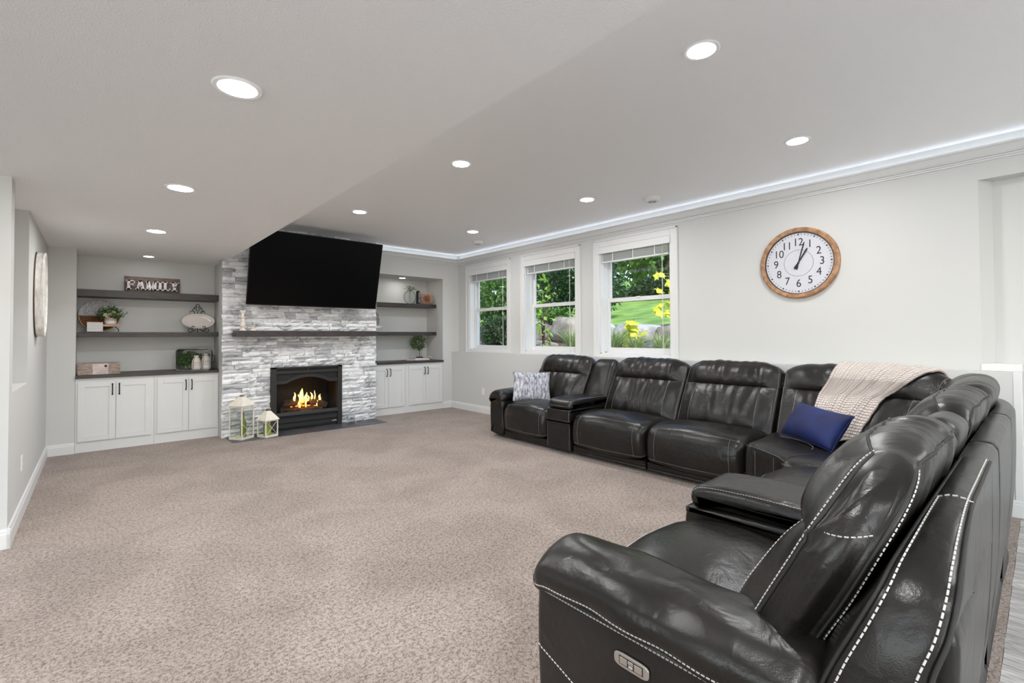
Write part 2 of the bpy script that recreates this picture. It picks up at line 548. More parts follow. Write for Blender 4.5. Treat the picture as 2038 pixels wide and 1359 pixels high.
# crown with the light cove
CROWN = [(0, 2.717), (0.012, 2.717), (0.013, 2.727), (0.006, 2.729), (0.006, 2.732), (0.016, 2.734), (0.018, 2.742), (0.010, 2.744), (0.010, 2.747), (0.026, 2.750), (0.038, 2.762), (0.056, 2.790),
         (0.066, 2.804), (0.078, 2.808), (0.080, 2.822), (0.070, 2.826), (0, 2.815)]
m = MB()
m.prism([(XW - a, z) for a, z in CROWN], -5, YB, ax=1)
struct('trim_2', m, 'trim_white', 'white crown moulding with a light cove along the window wall', 'trim')
m = MB()
m.prism([(YB - a, z) for a, z in CROWN], X2 - 0.02, XW, ax=0)
struct('trim_3', m, 'trim_white', 'white crown moulding above the right-hand shelf recess', 'trim')
m = MB(); m.box((XW - 0.045, -5, 2.822), (XW - 0.030, YB - 0.06, 2.827))
tag(m.build('light_strip', 'led_strip'), 'cool white light strip hidden on the crown above the windows', 'light', 'cove light strips')
m = MB(); m.box((X2 + 0.02, YB - 0.045, 2.822), (XW - 0.06, YB - 0.030, 2.827))
tag(m.build('light_strip', 'led_strip'), 'cool white light strip on the crown beside the television', 'light', 'cove light strips')

m = MB(); m.prism([(XS + a, z) for a, z in CROWN], -5, YBR - 0.08, ax=1)
struct('trim_4', m, 'trim_white', 'white crown moulding with a light cove along the upright face of the soffit', 'trim')
m = MB(); m.box((XS + 0.030, -5, 2.822), (XS + 0.045, YBR - 0.10, 2.827))
tag(m.build('light_strip', 'led_strip_bright'), 'cool white light strip on the crown along the soffit', 'light', 'cove light strips')

# baseboards
BASE = [(0, 0), (0.016, 0), (0.016, 0.092), (0.012, 0.100), (0.012, 0.112), (0.008, 0.122), (0.0, 0.125)]
def baseboard(name, p, q, nrm, label):
    p, q, nrm = Vector(p), Vector(q), Vector(nrm)
    vs = []
    for e in (p, q):
        for a, z in BASE: vs.append(e + nrm * a + Vector((0, 0, z)))
    n = len(BASE); fs = [tuple(range(n)), tuple(range(2 * n - 1, n - 1, -1))]
    for i in range(n): j = (i + 1) % n; fs.append((i, j, j + n, i + n))
    mb = MB(); mb.add(vs, fs)
    struct(name, mb, 'trim_white', label, 'baseboard')
baseboard('baseboard_left', (XL, 4.424, 0), (XL, YB, 0), (1, 0, 0), 'white baseboard running along the left wall')
baseboard('baseboard_near_left', (-6, 4.44, 0), (XL + 0.016, 4.44, 0), (0, -1, 0), 'white baseboard on the wall turning away at the far left')
baseboard('baseboard_back_left', (XL, YB, 0), (RL, YB, 0), (0, -1, 0), 'short white baseboard left of the base cabinets')
baseboard('baseboard_back_right', (RR, YB, 0), (XLEDGE, YB, 0), (0, -1, 0), 'short white baseboard right of the base cabinets')
baseboard('baseboard_right', (XLEDGE, 0.118, 0), (XLEDGE, YB, 0), (-1, 0, 0), 'white baseboard along the ledge wall under the windows')

# ------------------------------------------------------------------ windows and blinds
def make_window(no, a, b, label):
    w = thing('window_%d' % no, label, 'window', (XW, (a + b) / 2, WZ0), 0, None, 'structure')
    h = (b - a) / 2; H = WZ1 - WZ0
    c = 0.10
    m = MB()                                             # casing with a raised outer band
    for (y0, y1, z0, z1) in ((-h - c, -h, -0.04, H + c), (h, h + c, -0.04, H + c), (-h, h, H, H + c), (-h, h, -0.04, 0.0)):
        m.box((-0.016, y0, z0), (0.0, y1, z1))
    for (y0, y1, z0, z1) in ((-h - c, -h - c + 0.022, -0.04, H + c), (h + c - 0.022, h + c, -0.04, H + c), (-h - c, h + c, H + c - 0.022, H + c)):
        m.box((-0.026, y0, z0), (-0.01, y1, z1))
    m.build('casing', 'trim_white', w, bevel=0.003)
    m = MB()                                             # jamb lining
    m.box((0, -h, 0), (0.19, -h + 0.014, H)); m.box((0, h - 0.014, 0), (0.19, h, H))
    m.box((0, -h, H - 0.014), (0.19, h, H)); m.box((0, -h, 0), (0.19, h, 0.014))
    m.build('jamb', 'trim_white', w)
    def sash(nm, x, z0, z1, top, bot):
        m = MB(); i = h - 0.03; s = 0.042
        m.box((x, -i, z0), (x + 0.03, -i + s, z1)); m.box((x, i - s, z0), (x + 0.03, i, z1))
        m.box((x, -i + s, z1 - top), (x + 0.03, i - s, z1)); m.box((x, -i + s, z0), (x + 0.03, i - s, z0 + bot))
        o = m.build(nm, 'trim_white', w, bevel=0.003)
        MB().box((x + 0.013, -i + s - 0.004, z0 + bot - 0.004), (x + 0.017, i - s + 0.004, z1 - top + 0.004)).build('pane', 'window_glass', o)
    m = MB()                                             # vinyl frame in the depth of the wall
    for (y0, y1, z0, z1) in ((-h + 0.012, -h + 0.032, 0, H), (h - 0.032, h - 0.012, 0, H), (-h, h, 0, 0.028), (-h, h, H - 0.03, H)):
        m.box((0.10, y0, z0), (0.19, y1, z1))
    m.build('frame', 'trim_white', w)
    sash('upper_sash', 0.158, 0.72, H - 0.02, 0.045, 0.04)
    lo = sash('lower_sash', 0.122, 0.025, 0.768, 0.055, 0.06)
    MB().box((0.108, -0.03, 0.755), (0.124, 0.03, 0.772)).build('lock', 'plastic_white', w)
    return w
make_window(1, *WIN[0], 'white double-hung window nearest the fireplace corner')
make_window(2, *WIN[1], 'white double-hung window, middle of the three')
make_window(3, *WIN[2], 'white double-hung window nearest the wall clock')

def make_blind(a, b):
    t = thing('window_blind', 'x', 'blind', (XW, (a + b) / 2, 0), 0, 'raised white blinds')
    h = (b - a) / 2 - 0.004
    m = MB(); m.box((-0.034, -h - 0.012, 2.480), (-0.020, h + 0.012, 2.570))
    m.box((-0.020, -h - 0.012, 2.480), (0.0, -h + 0.004, 2.570)); m.box((-0.020, h - 0.004, 2.480), (0.0, h + 0.012, 2.570))
    m.build('valance', 'trim_white', t, bevel=0.003)
    MB().box((0.004, -h + 0.02, 2.515), (0.052, h - 0.02, 2.56)).build('headrail', 'trim_white', t)
    s0 = None
    for k in range(11):
        z = 2.375 + k * 0.0118
        if s0 is None:
            m = MB(); m.prism([(0.002, 0), (0.026, 0.004), (0.052, 0), (0.052, 0.003), (0.026, 0.007), (0.002, 0.003)], -h + 0.03, h - 0.03, ax=1)
            s0 = m.build('slat', 'trim_white', t); s0.location = (0, 0, z)
        else:
            c = s0.copy(); COL.objects.link(c); c.location = (0.0015 * ((k * 7) % 3 - 1), 0, z); c.parent = t
    MB().box((0.000, -h + 0.03, 2.352), (0.054, h - 0.03, 2.372)).build('bottom_rail', 'trim_white', t, bevel=0.003)
    for y in (-0.32, 0.0, 0.32):
        MB().box((-0.003, y - 0.006, 2.37), (0.0005, y + 0.006, 2.50)).build('ladder_tape', 'trim_white', t)
    m = MB(); m.tube([(-0.005, -h + 0.10, 2.50), (-0.005, -h + 0.105, 1.9), (-0.005, -h + 0.10, 1.13)], 0.0022, 5)
    m.tube([(-0.005, -h + 0.115, 2.50), (-0.004, -h + 0.11, 1.9), (-0.005, -h + 0.106, 1.13)], 0.0022, 5)
    m.lathe([(0.002, 0), (0.008, 0.004), (0.006, 0.03), (0.002, 0.034)], (-0.005, -h + 0.102, 1.10), 8)
    m.build('pull_cord', 'trim_white', t)
    MB().tube([(-0.006, h - 0.17, 2.50), (-0.006, h - 0.168, 1.78)], 0.0035, 6).build('tilt_wand', 'clear_glass', t)
    return t
bl = make_blind(*WIN[0])
for k, lab in enumerate(('raised white slatted blind in the window nearest the fireplace', 'raised white slatted blind in the middle window',
                         'raised white slatted blind in the window nearest the clock')):
    b_ = bl if k == 0 else copy_tree(bl)
    b_.location = (XW, sum(WIN[k]) / 2, 0); b_['label'] = lab

# ------------------------------------------------------------------ ceiling lamps and detectors
def make_lamp():
    t = thing('recessed_light', 'x', 'ceiling light', (0, 0, 0), 0, 'recessed ceiling lights')
    MB().lathe([(0.072, 0.0), (0.074, -0.005), (0.090, -0.006), (0.096, 0.0)], n=32).build('trim_ring', 'lamp_trim', t, smooth=True, angle=40)
    m = MB(); n = 32
    m.add([(0.074 * math.cos(2 * math.pi * k / n), 0.074 * math.sin(2 * math.pi * k / n), -0.003) for k in range(n)], [tuple(range(n - 1, -1, -1))])
    m.build('lens', 'lamp_lens', t)
    return t
lamp0 = make_lamp()
kz = (ZC - 1.35) / (2.72 - 1.35)
LAMPS = [((2.17 * kz, 1.073 * kz, ZC), 'glowing recessed light in the main ceiling, nearest the viewer beside the soffit'),
         ((3.70 * kz, 1.137 * kz, ZC), 'glowing recessed light in the main ceiling, in front of the wall clock'),
         ((2.16 * kz, 3.05 * kz, ZC), 'glowing recessed light, middle of the row beside the soffit'),
         ((3.69 * kz, 3.03 * kz, ZC), 'glowing recessed light, middle of the row nearer the windows'),
         ((2.155 * kz, 4.96 * kz, ZC), 'glowing recessed light in the main ceiling, in front of the television'),
         ((3.69 * kz, 4.945 * kz, ZC), 'glowing recessed light in the main ceiling nearest the far corner'),
         ((0.438, 2.235, ZS), 'largest glowing recessed light, nearest the viewer in the left soffit'),
         ((0.436, 4.006, ZS), 'glowing recessed light, second in the left soffit row'),
         ((0.436, 5.795, ZS), 'glowing recessed light in the soffit in front of the left shelves'),
         ((0.50, 7.66, ZS), 'small recessed light above the FAMILY sign shelf'),
         ((4.23, 7.84, 2.43), 'small recessed light above the right-hand shelves')]
used = False
for p, lab in LAMPS:
    o = copy_tree(lamp0) if used else lamp0
    used = True
    o.location = p; o['label'] = lab
    if 'small' in lab:
        for ch in o.children:
            if ch.name.startswith('lens'):
                ch.data = ch.data.copy(); ch.data.materials[0] = MATS['lamp_lens_dim']
        o.scale = (0.72, 0.72, 1)
for p in ((0.438, 0.45, ZS), (0.438, -1.4, ZS), (2.46, -1.2, ZC), (4.19, -1.2, ZC), (2.46, -3.4, ZC), (4.19, -3.4, ZC), (0.438, -3.3, ZS), (-2.4, 2.2, ZS), (-2.4, -0.6, ZS), (-2.4, -3.3, ZS), (-4.6, 2.2, ZS)):
    o = copy_tree(lamp0); o.location = p; o['label'] = 'recessed ceiling light in the open area behind the viewer'

def detector(x, y, label):
    t = thing('smoke_detector', label, 'smoke detector', (x, y, ZC), 0, 'smoke detectors')
    MB().lathe([(0.0, -0.042), (0.060, -0.042), (0.078, -0.034), (0.090, -0.010), (0.093, 0.0)], n=36).build('cover', 'plastic_white', t, smooth=True, angle=50)
    MB().lathe([(0.040, -0.0435), (0.040, -0.0455), (0.046, -0.0455), (0.046, -0.0415)], n=28).build('grille_ring', 'plastic_grey', t)
    MB().lathe([(0.0, -0.046), (0.014, -0.045), (0.015, -0.0415)], n=16).build('test_button', 'plastic_white', t)
detector(4.144 * kz, 2.572 * kz, 'white round smoke detector on the ceiling, nearer the wall clock')
detector(4.139 * kz, 5.428 * kz, 'white round smoke detector on the ceiling near the far corner')

# ------------------------------------------------------------------ outlets
def outlet(loc, nrm, label):
    t = thing('wall_outlet', label, 'outlet', loc, math.atan2(nrm[1], nrm[0]), 'wall outlets')
    MB().box((0.0, -0.036, -0.058), (0.006, 0.036, 0.058)).build('cover_plate', 'plastic_white', t, bevel=0.002)
    for z in (-0.024, 0.024):
        s = MB().box((0.006, -0.017, z - 0.015), (0.008, 0.017, z + 0.015)).build('socket', 'plastic_white', t)
        MB().box((0.0075, -0.009, z - 0.005), (0.0085, -0.006, z + 0.007)).box((0.0075, 0.006, z - 0.005), (0.0085, 0.009, z + 0.007)).build('slots', 'plastic_grey', s)
outlet((XLEDGE, 6.54, 0.38), (-1, 0, 0), 'white outlet low on the ledge wall beside the sectional')
outlet((XL, 5.17, 0.40), (1, 0, 0), 'white outlet low on the left wall')
outlet((XLEDGE + 0.05, 0.118, 0.55), (0, -1, 0), 'white outlet on the end of the low ledge wall')

# ------------------------------------------------------------------ stone chimney breast
FBX0, FBX1, FBZ = 1.850, 2.858, 0.915
m = MB()
m.box((X1, YBR, 0), (FBX0, YB, ZC)); m.box((FBX1, YBR, 0), (X2, YB, ZC)); m.box((FBX0, YBR, FBZ), (FBX1, YB, ZC))
m.box((X1 + 0.038, YB, 0), (X1 + 0.10, YREC, ZC)); m.box((X2 - 0.06, YB, 0), (X2, YREC, ZC))
breast = struct('wall_chimney', m, 'wall_paint', 'stacked light grey ledgestone chimney breast round the fireplace', 'fireplace wall')

def stone_var(seed):
    r = random.Random(seed)
    nx, nz = 4, 2
    vs = []; fs = []
    for j in range(nz + 1):
        for i in range(nx + 1):
            x = i / nx; z = j / nz
            edge = (i in (0, nx)) or (j in (0, nz))
            d = -0.72 + r.uniform(-0.10, 0.10) if edge else -1.0 + r.uniform(-0.28, 0.16)
            vs.append((x + (0 if i in (0, nx) else r.uniform(-.06, .06)), d, z + (0 if j in (0, nz) else r.uniform(-.12, .12))))
    k = nx + 1
    for j in range(nz):
        for i in range(nx): fs.append((j * k + i, j * k + i + 1, (j + 1) * k + i + 1, (j + 1) * k + i))
    b = len(vs)
    vs += [(0, 0, 0), (1, 0, 0), (1, 0, 1), (0, 0, 1)]
    bot = list(range(0, k)); top = list(range(nz * k, nz * k + k))
    fs.append(tuple([b] + [b + 1] + bot[::-1])); fs.append(tuple([b + 2, b + 3] + top))
    fs.append(tuple([b + 3, b] + [j * k for j in range(nz + 1)])); fs.append(tuple([b + 1, b + 2] + [j * k + nx for j in range(nz, -1, -1)]))
    mb = MB(); mb.add(vs, fs)
    import bmesh
    me = bpy.data.meshes.new('stone'); me.from_pydata(mb.v, [], mb.f)
    bm = bmesh.new(); bm.from_mesh(me); bmesh.ops.recalc_face_normals(bm, faces=bm.faces[:]); bm.to_mesh(me); bm.free()
    me.materials.append(MATS['ledge_stone'])
    return me
SV = [stone_var(100 + i) for i in range(16)]
rs = random.Random(21)
hidden = MB()
ledger = []
z = 0.0
row = 0
while z < ZC - 0.01:
    h = min(rs.choice((0.040, 0.048, 0.055, 0.062, 0.070)), ZC - z)
    x = X1 - rs.uniform(0.0, 0.012)
    spans = [(x, X2 + rs.uniform(0, 0.012))]
    if z < FBZ - 0.01:
        spans = [(x, FBX0), (FBX1, spans[0][1])]
        if z + h > FBZ: h = max(0.02, FBZ - z)
    for (xa, xb) in spans:
        x = xa
        while x < xb - 0.005:
            L = rs.choice((0.11, 0.15, 0.19, 0.24, 0.30, 0.36))
            if xb - x - L < 0.08: L = xb - x
            d = rs.uniform(0.035, 0.075)
            hid = (1.60 < x and x + L < 3.18 and 1.86 < z and z + h < 2.86) 
            ledger.append((hid, L * h, x, z, L, h, d, rs.choice(SV)))
            x += L
    z += h; row += 1
ledger.sort(key=lambda q: (q[0], -q[1]))
for k, (hid, ar, x, z, L, h, d, me) in enumerate(ledger):
    g = 0.0015
    if not hid and k < 300:
        o = bpy.data.objects.new('stone', me); COL.objects.link(o); o.parent = breast
        o.location = (x + g, YBR, z + g); o.scale = (L - 2 * g, d, h - 2 * g)
    else:                               # behind the television, and the smallest ones
        hidden.add([(x + g + v.co.x * (L - 2 * g), YBR + v.co.y * d, z + g + v.co.z * (h - 2 * g)) for v in me.vertices], [tuple(p.vertices) for p in me.polygons])
tag(hidden.build('stone_courses', 'ledge_stone', breast), kind='stuff')

# ------------------------------------------------------------------ hearth slab of slate tiles
hearth = tag(MB().box((1.305, 6.835, 0.0), (3.425, YBR - 0.03, 0.006)).build('hearth', 'grout'),
             'flush black slate tile hearth in front of the fireplace', 'hearth')
xs_ = [1.305, 1.62, 1.96, 2.30, 2.64, 2.98, 3.425]
for i in range(6):
    for (ya, yb) in ((6.835, 7.255),):
        MB().box((xs_[i] + 0.003, ya + 0.002, 0.004), (xs_[i + 1] - 0.003, yb, 0.012)).build('tile', 'slate', hearth, bevel=0.0015)

# ------------------------------------------------------------------ fireplace insert
fp = thing('fireplace_insert', 'black gas fireplace insert with an arched screen and lit logs', 'fireplace', (FBX0, YBR - 0.09, 0.012))
W_, H_ = FBX1 - FBX0, FBZ - 0.012
m = MB(); D = 0.46                                   # firebox
m.box((0.03, 0.06, 0.16), (0.06, D + 0.08, H_ - 0.04)); m.box((W_ - 0.06, 0.06, 0.16), (W_ - 0.03, D + 0.08, H_ - 0.04))
m.box((0.03, D + 0.05, 0.16), (W_ - 0.03, D + 0.08, H_ - 0.04)); m.box((0.03, 0.06, 0.13), (W_ - 0.03, D + 0.08, 0.20)); m.box((0.03, 0.06, H_ - 0.12), (W_ - 0.03, D + 0.08, H_ - 0.04))
m.build('firebox', 'insert_dark', fp)
m = MB()
m.box((0, 0, 0), (0.07, 0.07, H_)); m.box((W_ - 0.065, 0, 0), (W_, 0.07, H_)); m.box((0, 0, H_ - 0.022), (W_, 0.07, H_))
m.build('outer_frame', 'insert_metal', fp, bevel=0.002)
m = MB(); m.box((0.07, 0.03, H_ - 0.07), (W_ - 0.065, 0.06, H_ - 0.022)); m.box((0.07, 0.035, 0.01), (W_ - 0.065, 0.06, 0.23))
m.build('louvre_backing', 'insert_dark', fp)
MB().box((0.07, 0.008, H_ - 0.095), (W_ - 0.065, 0.045, H_ - 0.056)).build('top_louvre', 'insert_metal', fp, bevel=0.003)
MB().box((W_ / 2 - 0.012, 0.010, H_ - 0.058), (W_ / 2 + 0.012, 0.04, H_ - 0.020)).build('louvre_bracket', 'insert_metal', fp)
for z0, z1, y in ((0.205, 0.255, 0.0), (0.105, 0.165, 0.016), (0.035, 0.095, 0.022)):
    MB().prism([(y, z0), (y + 0.012, z1), (y + 0.03, z1), (y + 0.03, z0)], 0.07, W_ - 0.065, ax=0).build('lower_louvre', 'insert_metal' if z0 > 0.2 else 'insert_dark', fp, bevel=0.002)
# arched header: flat panel with a raised arch band
za = H_ - 0.235
def arch(x):
    t = (x - 0.07) / (W_ - 0.135)
    if t < 0.15 or t > 0.85: return za
    return za + 0.085 * math.sin(math.pi * (t - 0.15) / 0.70) ** 0.8
N = 26; xs2 = [0.07 + (W_ - 0.135) * i / N for i in range(N + 1)]
def band(y0, y1, lo, hi):
    vs = []; fs = []
    for x in xs2:
        vs += [(x, y0, lo(x)), (x, y0, hi(x)), (x, y1, lo(x)), (x, y1, hi(x))]
    for i in range(N):
        a = 4 * i; b = a + 4
        fs += [(a, b, b + 1, a + 1), (a + 2, a + 3, b + 3, b + 2), (a, a + 2, b + 2, b), (a + 1, b + 1, b + 3, a + 3)]
    fs += [(0, 1, 3, 2), (4 * N, 4 * N + 2, 4 * N + 3, 4 * N + 1)]
    return MB().add(vs, fs)
band(0.030, 0.045, arch, lambda x: H_ - 0.09).build('arch_panel', 'insert_dark', fp)
band(0.012, 0.045, lambda x: arch(x) - 0.004, lambda x: arch(x) + 0.042).build('arch_band', 'insert_metal', fp)
MB().box((0.07, 0.05, 0.23), (W_ - 0.065, 0.053, H_ - 0.10)).build('glass_front', 'fire_glass', fp)
MB().box((0.07, 0.04, 0.24), (0.082, 0.06, H_ - 0.12)).box((W_ - 0.077, 0.04, 0.24), (W_ - 0.065, 0.06, H_ - 0.12)).build('glass_frame', 'insert_metal', fp)
# tiny maker's lettering, only a pale smudge in the photograph
MB().box((W_ - 0.145, 0.0205, 0.056), (W_ - 0.122, 0.0215, 0.066)).box((W_ - 0.118, 0.0205, 0.056), (W_ - 0.105, 0.0215, 0.069)).box((W_ - 0.102, 0.0205, 0.057), (W_ - 0.080, 0.0215, 0.069)).build('name_plate', 'stitch', fp)
# logs, embers, flames
mat('log_bark', (0.030, 0.020, 0.014), 0.9, col2=(0.10, 0.060, 0.038), vscale=9, stretch=(2, 9, 9), bump=0.8, bscale=25, bdist=0.02)
mat('log_end', (0.26, 0.15, 0.085), 0.85, col2=(0.42, 0.27, 0.16), vscale=12)
mat('ember_bed', (0.012, 0.010, 0.009), 0.95, bump=1.0, bscale=40, bdist=0.03)
emission('ember_glow', (1.0, 0.20, 0.03), 3.0)
def log(p, q, r, nm='log'):
    p, q = Vector(p), Vector(q)
    pts = []; rr = []
    for i in range(9):
        t = i / 8
        c = p.lerp(q, t) + Vector((0, 0, 0.006 * math.sin(t * 9 + r * 50)))
        pts.append(c); rr.append(r * (1 + 0.09 * math.sin(t * 13 + p.x * 9)))
    o = MB().tube(pts, rr, 12).build(nm, 'log_bark', fp, smooth=True, angle=50)
    d = (q - p).normalized()
    for e, s in ((p, -1), (q, 1)):
        MB().tube([e + d * s * 0.0005, e + d * s * 0.004], r * 0.84, 12).build('cut_end', 'log_end', o)
log((0.20, 0.26, 0.255), (0.80, 0.22, 0.262), 0.052)
log((0.46, 0.16, 0.245), (0.74, 0.13, 0.240), 0.040)
log((0.27, 0.17, 0.250), (0.47, 0.14, 0.238), 0.036)
log((0.26, 0.33, 0.350), (0.80, 0.30, 0.365), 0.055)
log((0.62, 0.24, 0.345), (0.82, 0.14, 0.295), 0.050)
log((0.23, 0.22, 0.335), (0.43, 0.27, 0.345), 0.042)
bedm = MB()
NB = 18
vs = []; fs = []
for j in range(7):
    for i in range(NB + 1):
        x = 0.08 + (W_ - 0.16) * i / NB; y = 0.08 + 0.38 * j / 6
        vs.append((x, y, 0.203 + 0.025 * abs(noise.noise(Vector((x * 14, y * 14, 3.1))))))
for j in range(6):
    for i in range(NB):
        a = j * (NB + 1) + i; fs.append((a, a + 1, a + NB + 2, a + NB + 1))
bedm.add(vs, fs).build('ember_bed', 'ember_bed', fp, smooth=True)
for i, (x, y, z, s) in enumerate([(0.33, 0.21, 0.300, 0.02), (0.40, 0.19, 0.305, 0.028), (0.50, 0.20, 0.303, 0.04), (0.57, 0.19, 0.30, 0.028), (0.66, 0.18, 0.292, 0.022), (0.45, 0.25, 0.318, 0.05), (0.75, 0.17, 0.30, 0.018)]):
    MB().lathe([(0, -s * .3), (s, 0), (s * .6, s * .3), (0, s * .42)], (x, y, z), 7).build('ember', 'ember_glow', fp)

def flame_mat():
    m_ = bpy.data.materials.new('flame'); m_.use_nodes = True
    n, l = m_.node_tree.nodes, m_.node_tree.links
    n.remove(n['Principled BSDF'])
    tc = n.new('ShaderNodeTexCoord'); sp = n.new('ShaderNodeSeparateXYZ'); l.new(tc.outputs['Generated'], sp.inputs[0])
    r = n.new('ShaderNodeValToRGB'); e = r.color_ramp.elements
    e[0].position = 0.0; e[0].color = (1.0, 0.22, 0.02, 1)
    e[1].position = 1.0; e[1].color = (1.0, 0.50, 0.07, 1)
    k = e.new(0.30); k.color = (1.0, 0.62, 0.16, 1)
    k = e.new(0.6); k.color = (1.0, 0.72, 0.28, 1)
    l.new(sp.outputs[2], r.inputs[0])
    em = n.new('ShaderNodeEmission'); em.inputs[1].default_value = 3.2
    l.new(r.outputs[0], em.inputs[0])
    tr = n.new('ShaderNodeBsdfTransparent')
    lw = n.new('ShaderNodeLayerWeight'); lw.inputs[0].default_value = 0.35
    mr = n.new('ShaderNodeMapRange'); mr.inputs['From Min'].default_value = 0.25; mr.inputs['From Max'].default_value = 0.9
    l.new(lw.outputs['Facing'], mr.inputs[0])
    mx = n.new('ShaderNodeMixShader'); l.new(mr.outputs[0], mx.inputs[0]); l.new(em.outputs[0], mx.inputs[1]); l.new(tr.outputs[0], mx.inputs[2])
    l.new(mx.outputs[0], n['Material Output'].inputs[0]); MATS['flame'] = m_
flame_mat()
def flame(x, y, z, h, w, lean, seed):
    r_ = random.Random(seed); pts = []; rr = []
    for i in range(13):
        t = i / 12
        pts.append((x + lean * t * t + 0.012 * math.sin(t * 7 + seed) * t, y, z + h * t))
        rr.append(max(0.0006, 0.8 * w * (0.55 + 0.9 * t) * (1 - t) ** 0.75 * (1 + 0.12 * math.sin(seed + t * 11))))
    MB().tube(pts, rr, 12).build('flame', 'flame', fp, smooth=True)
for a in [(0.49, 0.24, 0.34, 0.225, 0.060, -0.01, 1), (0.545, 0.24, 0.35, 0.15, 0.040, 0.005, 2), (0.385, 0.25, 0.365, 0.145, 0.034, 0.002, 3),
          (0.635, 0.24, 0.37, 0.125, 0.032, -0.012, 4), (0.675, 0.24, 0.37, 0.15, 0.018, 0.010, 5), (0.735, 0.20, 0.34, 0.12, 0.036, 0.012, 6),
          (0.44, 0.19, 0.28, 0.11, 0.030, -0.01, 7), (0.53, 0.19, 0.28, 0.12, 0.024, 0.008, 8), (0.685, 0.165, 0.275, 0.10, 0.018, 0.004, 9),
          (0.585, 0.25, 0.36, 0.09, 0.03, 0.0, 10), (0.46, 0.235, 0.34, 0.14, 0.03, -0.02, 11)]:
    flame(*a)
fl = bpy.data.lights.new('fire_light', 'POINT'); fl.energy = 3.0; fl.color = (1.0, 0.42, 0.12); fl.shadow_soft_size = 0.08
flo = bpy.data.objects.new('fire_light', fl); COL.objects.link(flo); flo.parent = fp; flo.location = (0.52, 0.12, 0.43)

# ------------------------------------------------------------------ mantel and television
m = MB(); m.box((1.375, 7.03, 1.357), (3.335, YBR, 1.437))
tag(m.build('mantel_shelf', 'dark_wood', bevel=0.003), 'dark stained beam mantel shelf across the stone fireplace', 'mantel')

tvb, tvt = Vector((0, 7.00, 1.782)), Vector((0, 6.745, 2.765))
tv = thing('television', 'large black flat-screen television tilted down above the mantel', 'television', (2.395, 7.00, 1.782))
ax = (tvt - tvb); Ht = ax.length; tilt = math.atan2(tvb.y - tvt.y, tvt.z - tvb.z)
tv.rotation_euler = (tilt, 0, 0)
w2_ = 0.912
MB().box((-w2_, 0.0, 0), (w2_, 0.03, Ht)).build('case', 'tv_bezel', tv, bevel=0.003)
MB().box((-w2_ + 0.008, -0.0015, 0.014), (w2_ - 0.008, 0.0015, Ht - 0.008)).build('screen', 'tv_screen', tv)
MB().box((-0.55, 0.03, 0.1), (0.55, 0.055, 0.62)).build('rear_housing', 'tv_bezel', tv, bevel=0.006)
m = MB(); m.box((-0.25, 0.055, 0.25), (0.25, 0.09, 0.50)); m.bar((-0.1, 0.09, 0.42), (-0.1, 0.36, 0.33), 0.04); m.bar((0.1, 0.09, 0.42), (0.1, 0.36, 0.33), 0.04)
m.build('wall_mount', 'black_metal', tv)

# ------------------------------------------------------------------ base cabinets, worktops, shelves
def cabinet(x0, x1, label, left_stile, right_stile, dx0, dx1, pull_curved):
    t = thing('base_cabinet', label, 'cabinet', (x0, YB, 0), 0, 'white base cabinets')
    w = x1 - x0
    m = MB(); m.box((0, 0, 0), (w, 0.55, 0.870))
    m.build('body', 'cabinet_white', t)
    mid = (dx0 + dx1) / 2
    for k, (a, b) in enumerate(((dx0, mid - 0.002), (mid + 0.002, dx1))):
        a -= x0; b -= x0; z0, z1 = 0.128, 0.826; s = 0.062
        m = MB()
        m.box((a, -0.020, z0), (a + s, 0, z1)); m.box((b - s, -0.020, z0), (b, 0, z1))
        m.box((a + s, -0.020, z0), (b - s, 0, z0 + s)); m.box((a + s, -0.020, z1 - s), (b - s, 0, z1))
        d = m.build('door', 'cabinet_white', t, bevel=0.0015)
        MB().box((a + s, -0.010, z0 + s), (b - s, 0, z1 - s)).build('panel', 'cabinet_white', d)
        hx = (b - 0.030) if k == 0 else (a + 0.030)
        za_, zb_ = 0.665, 0.790
        pts = [(hx, -0.020, za_), (hx, -0.044, za_ + 0.004), (hx, -0.050, za_ + 0.03), (hx, -0.052, (za_ + zb_) / 2), (hx, -0.050, zb_ - 0.03), (hx, -0.044, zb_ - 0.004), (hx, -0.020, zb_)]
        m = MB(); m.tube(pts, 0.0058, 6)
        for zz in (za_, zb_): m.box((hx - 0.008, -0.024, zz - 0.008), (hx + 0.008, -0.019, zz + 0.008))
        m.build('handle', 'bronze', d, smooth=True, angle=40)
cabinet(RL + 0.002, 0.559, 'white two-door base cabinet farthest left, under the wooden box', 0, 0, -0.158, 0.530, 0)
cabinet(0.561, X1 + 0.02, 'white two-door base cabinet just left of the fireplace stone', 0, 0, 0.590, 1.255, 0)
cabinet(X2 + 0.002, 4.134, 'white two-door base cabinet just right of the fireplace stone', 0, 0, 3.465, 4.092, 0)
cabinet(4.136, RR - 0.002, 'white two-door base cabinet farthest right, nearest the windows', 0, 0, 4.177, 4.868, 0)
def slab(name, a, b, lab, cat): return tag(MB().box(a, b).build(name, 'dark_wood', bevel=0.002), lab, cat)
tag(MB().prism([(RL + 0.001, YB - 0.035), (X1 - 0.001, YB - 0.035), (X1 - 0.001, YB + 0.001), (X1 + 0.035, YB + 0.001), (X1 + 0.035, YREC - 0.001), (RL + 0.001, YREC - 0.001)], 0.870, 0.905).build('worktop', 'dark_wood', bevel=0.002), 'dark wood worktop on the left cabinets', 'worktop')
slab('worktop', (X2 + 0.001, YB - 0.035, 0.870), (RR - 0.001, YREC - 0.001, 0.905), 'dark wood worktop on the right cabinets', 'worktop')
YSH = 7.74
slab('floating_shelf', (RL + 0.001, YSH, 1.860), (X1 + 0.036, YREC - 0.001, 1.945), 'dark wood upper left shelf carrying the FAMILY sign', 'shelf')
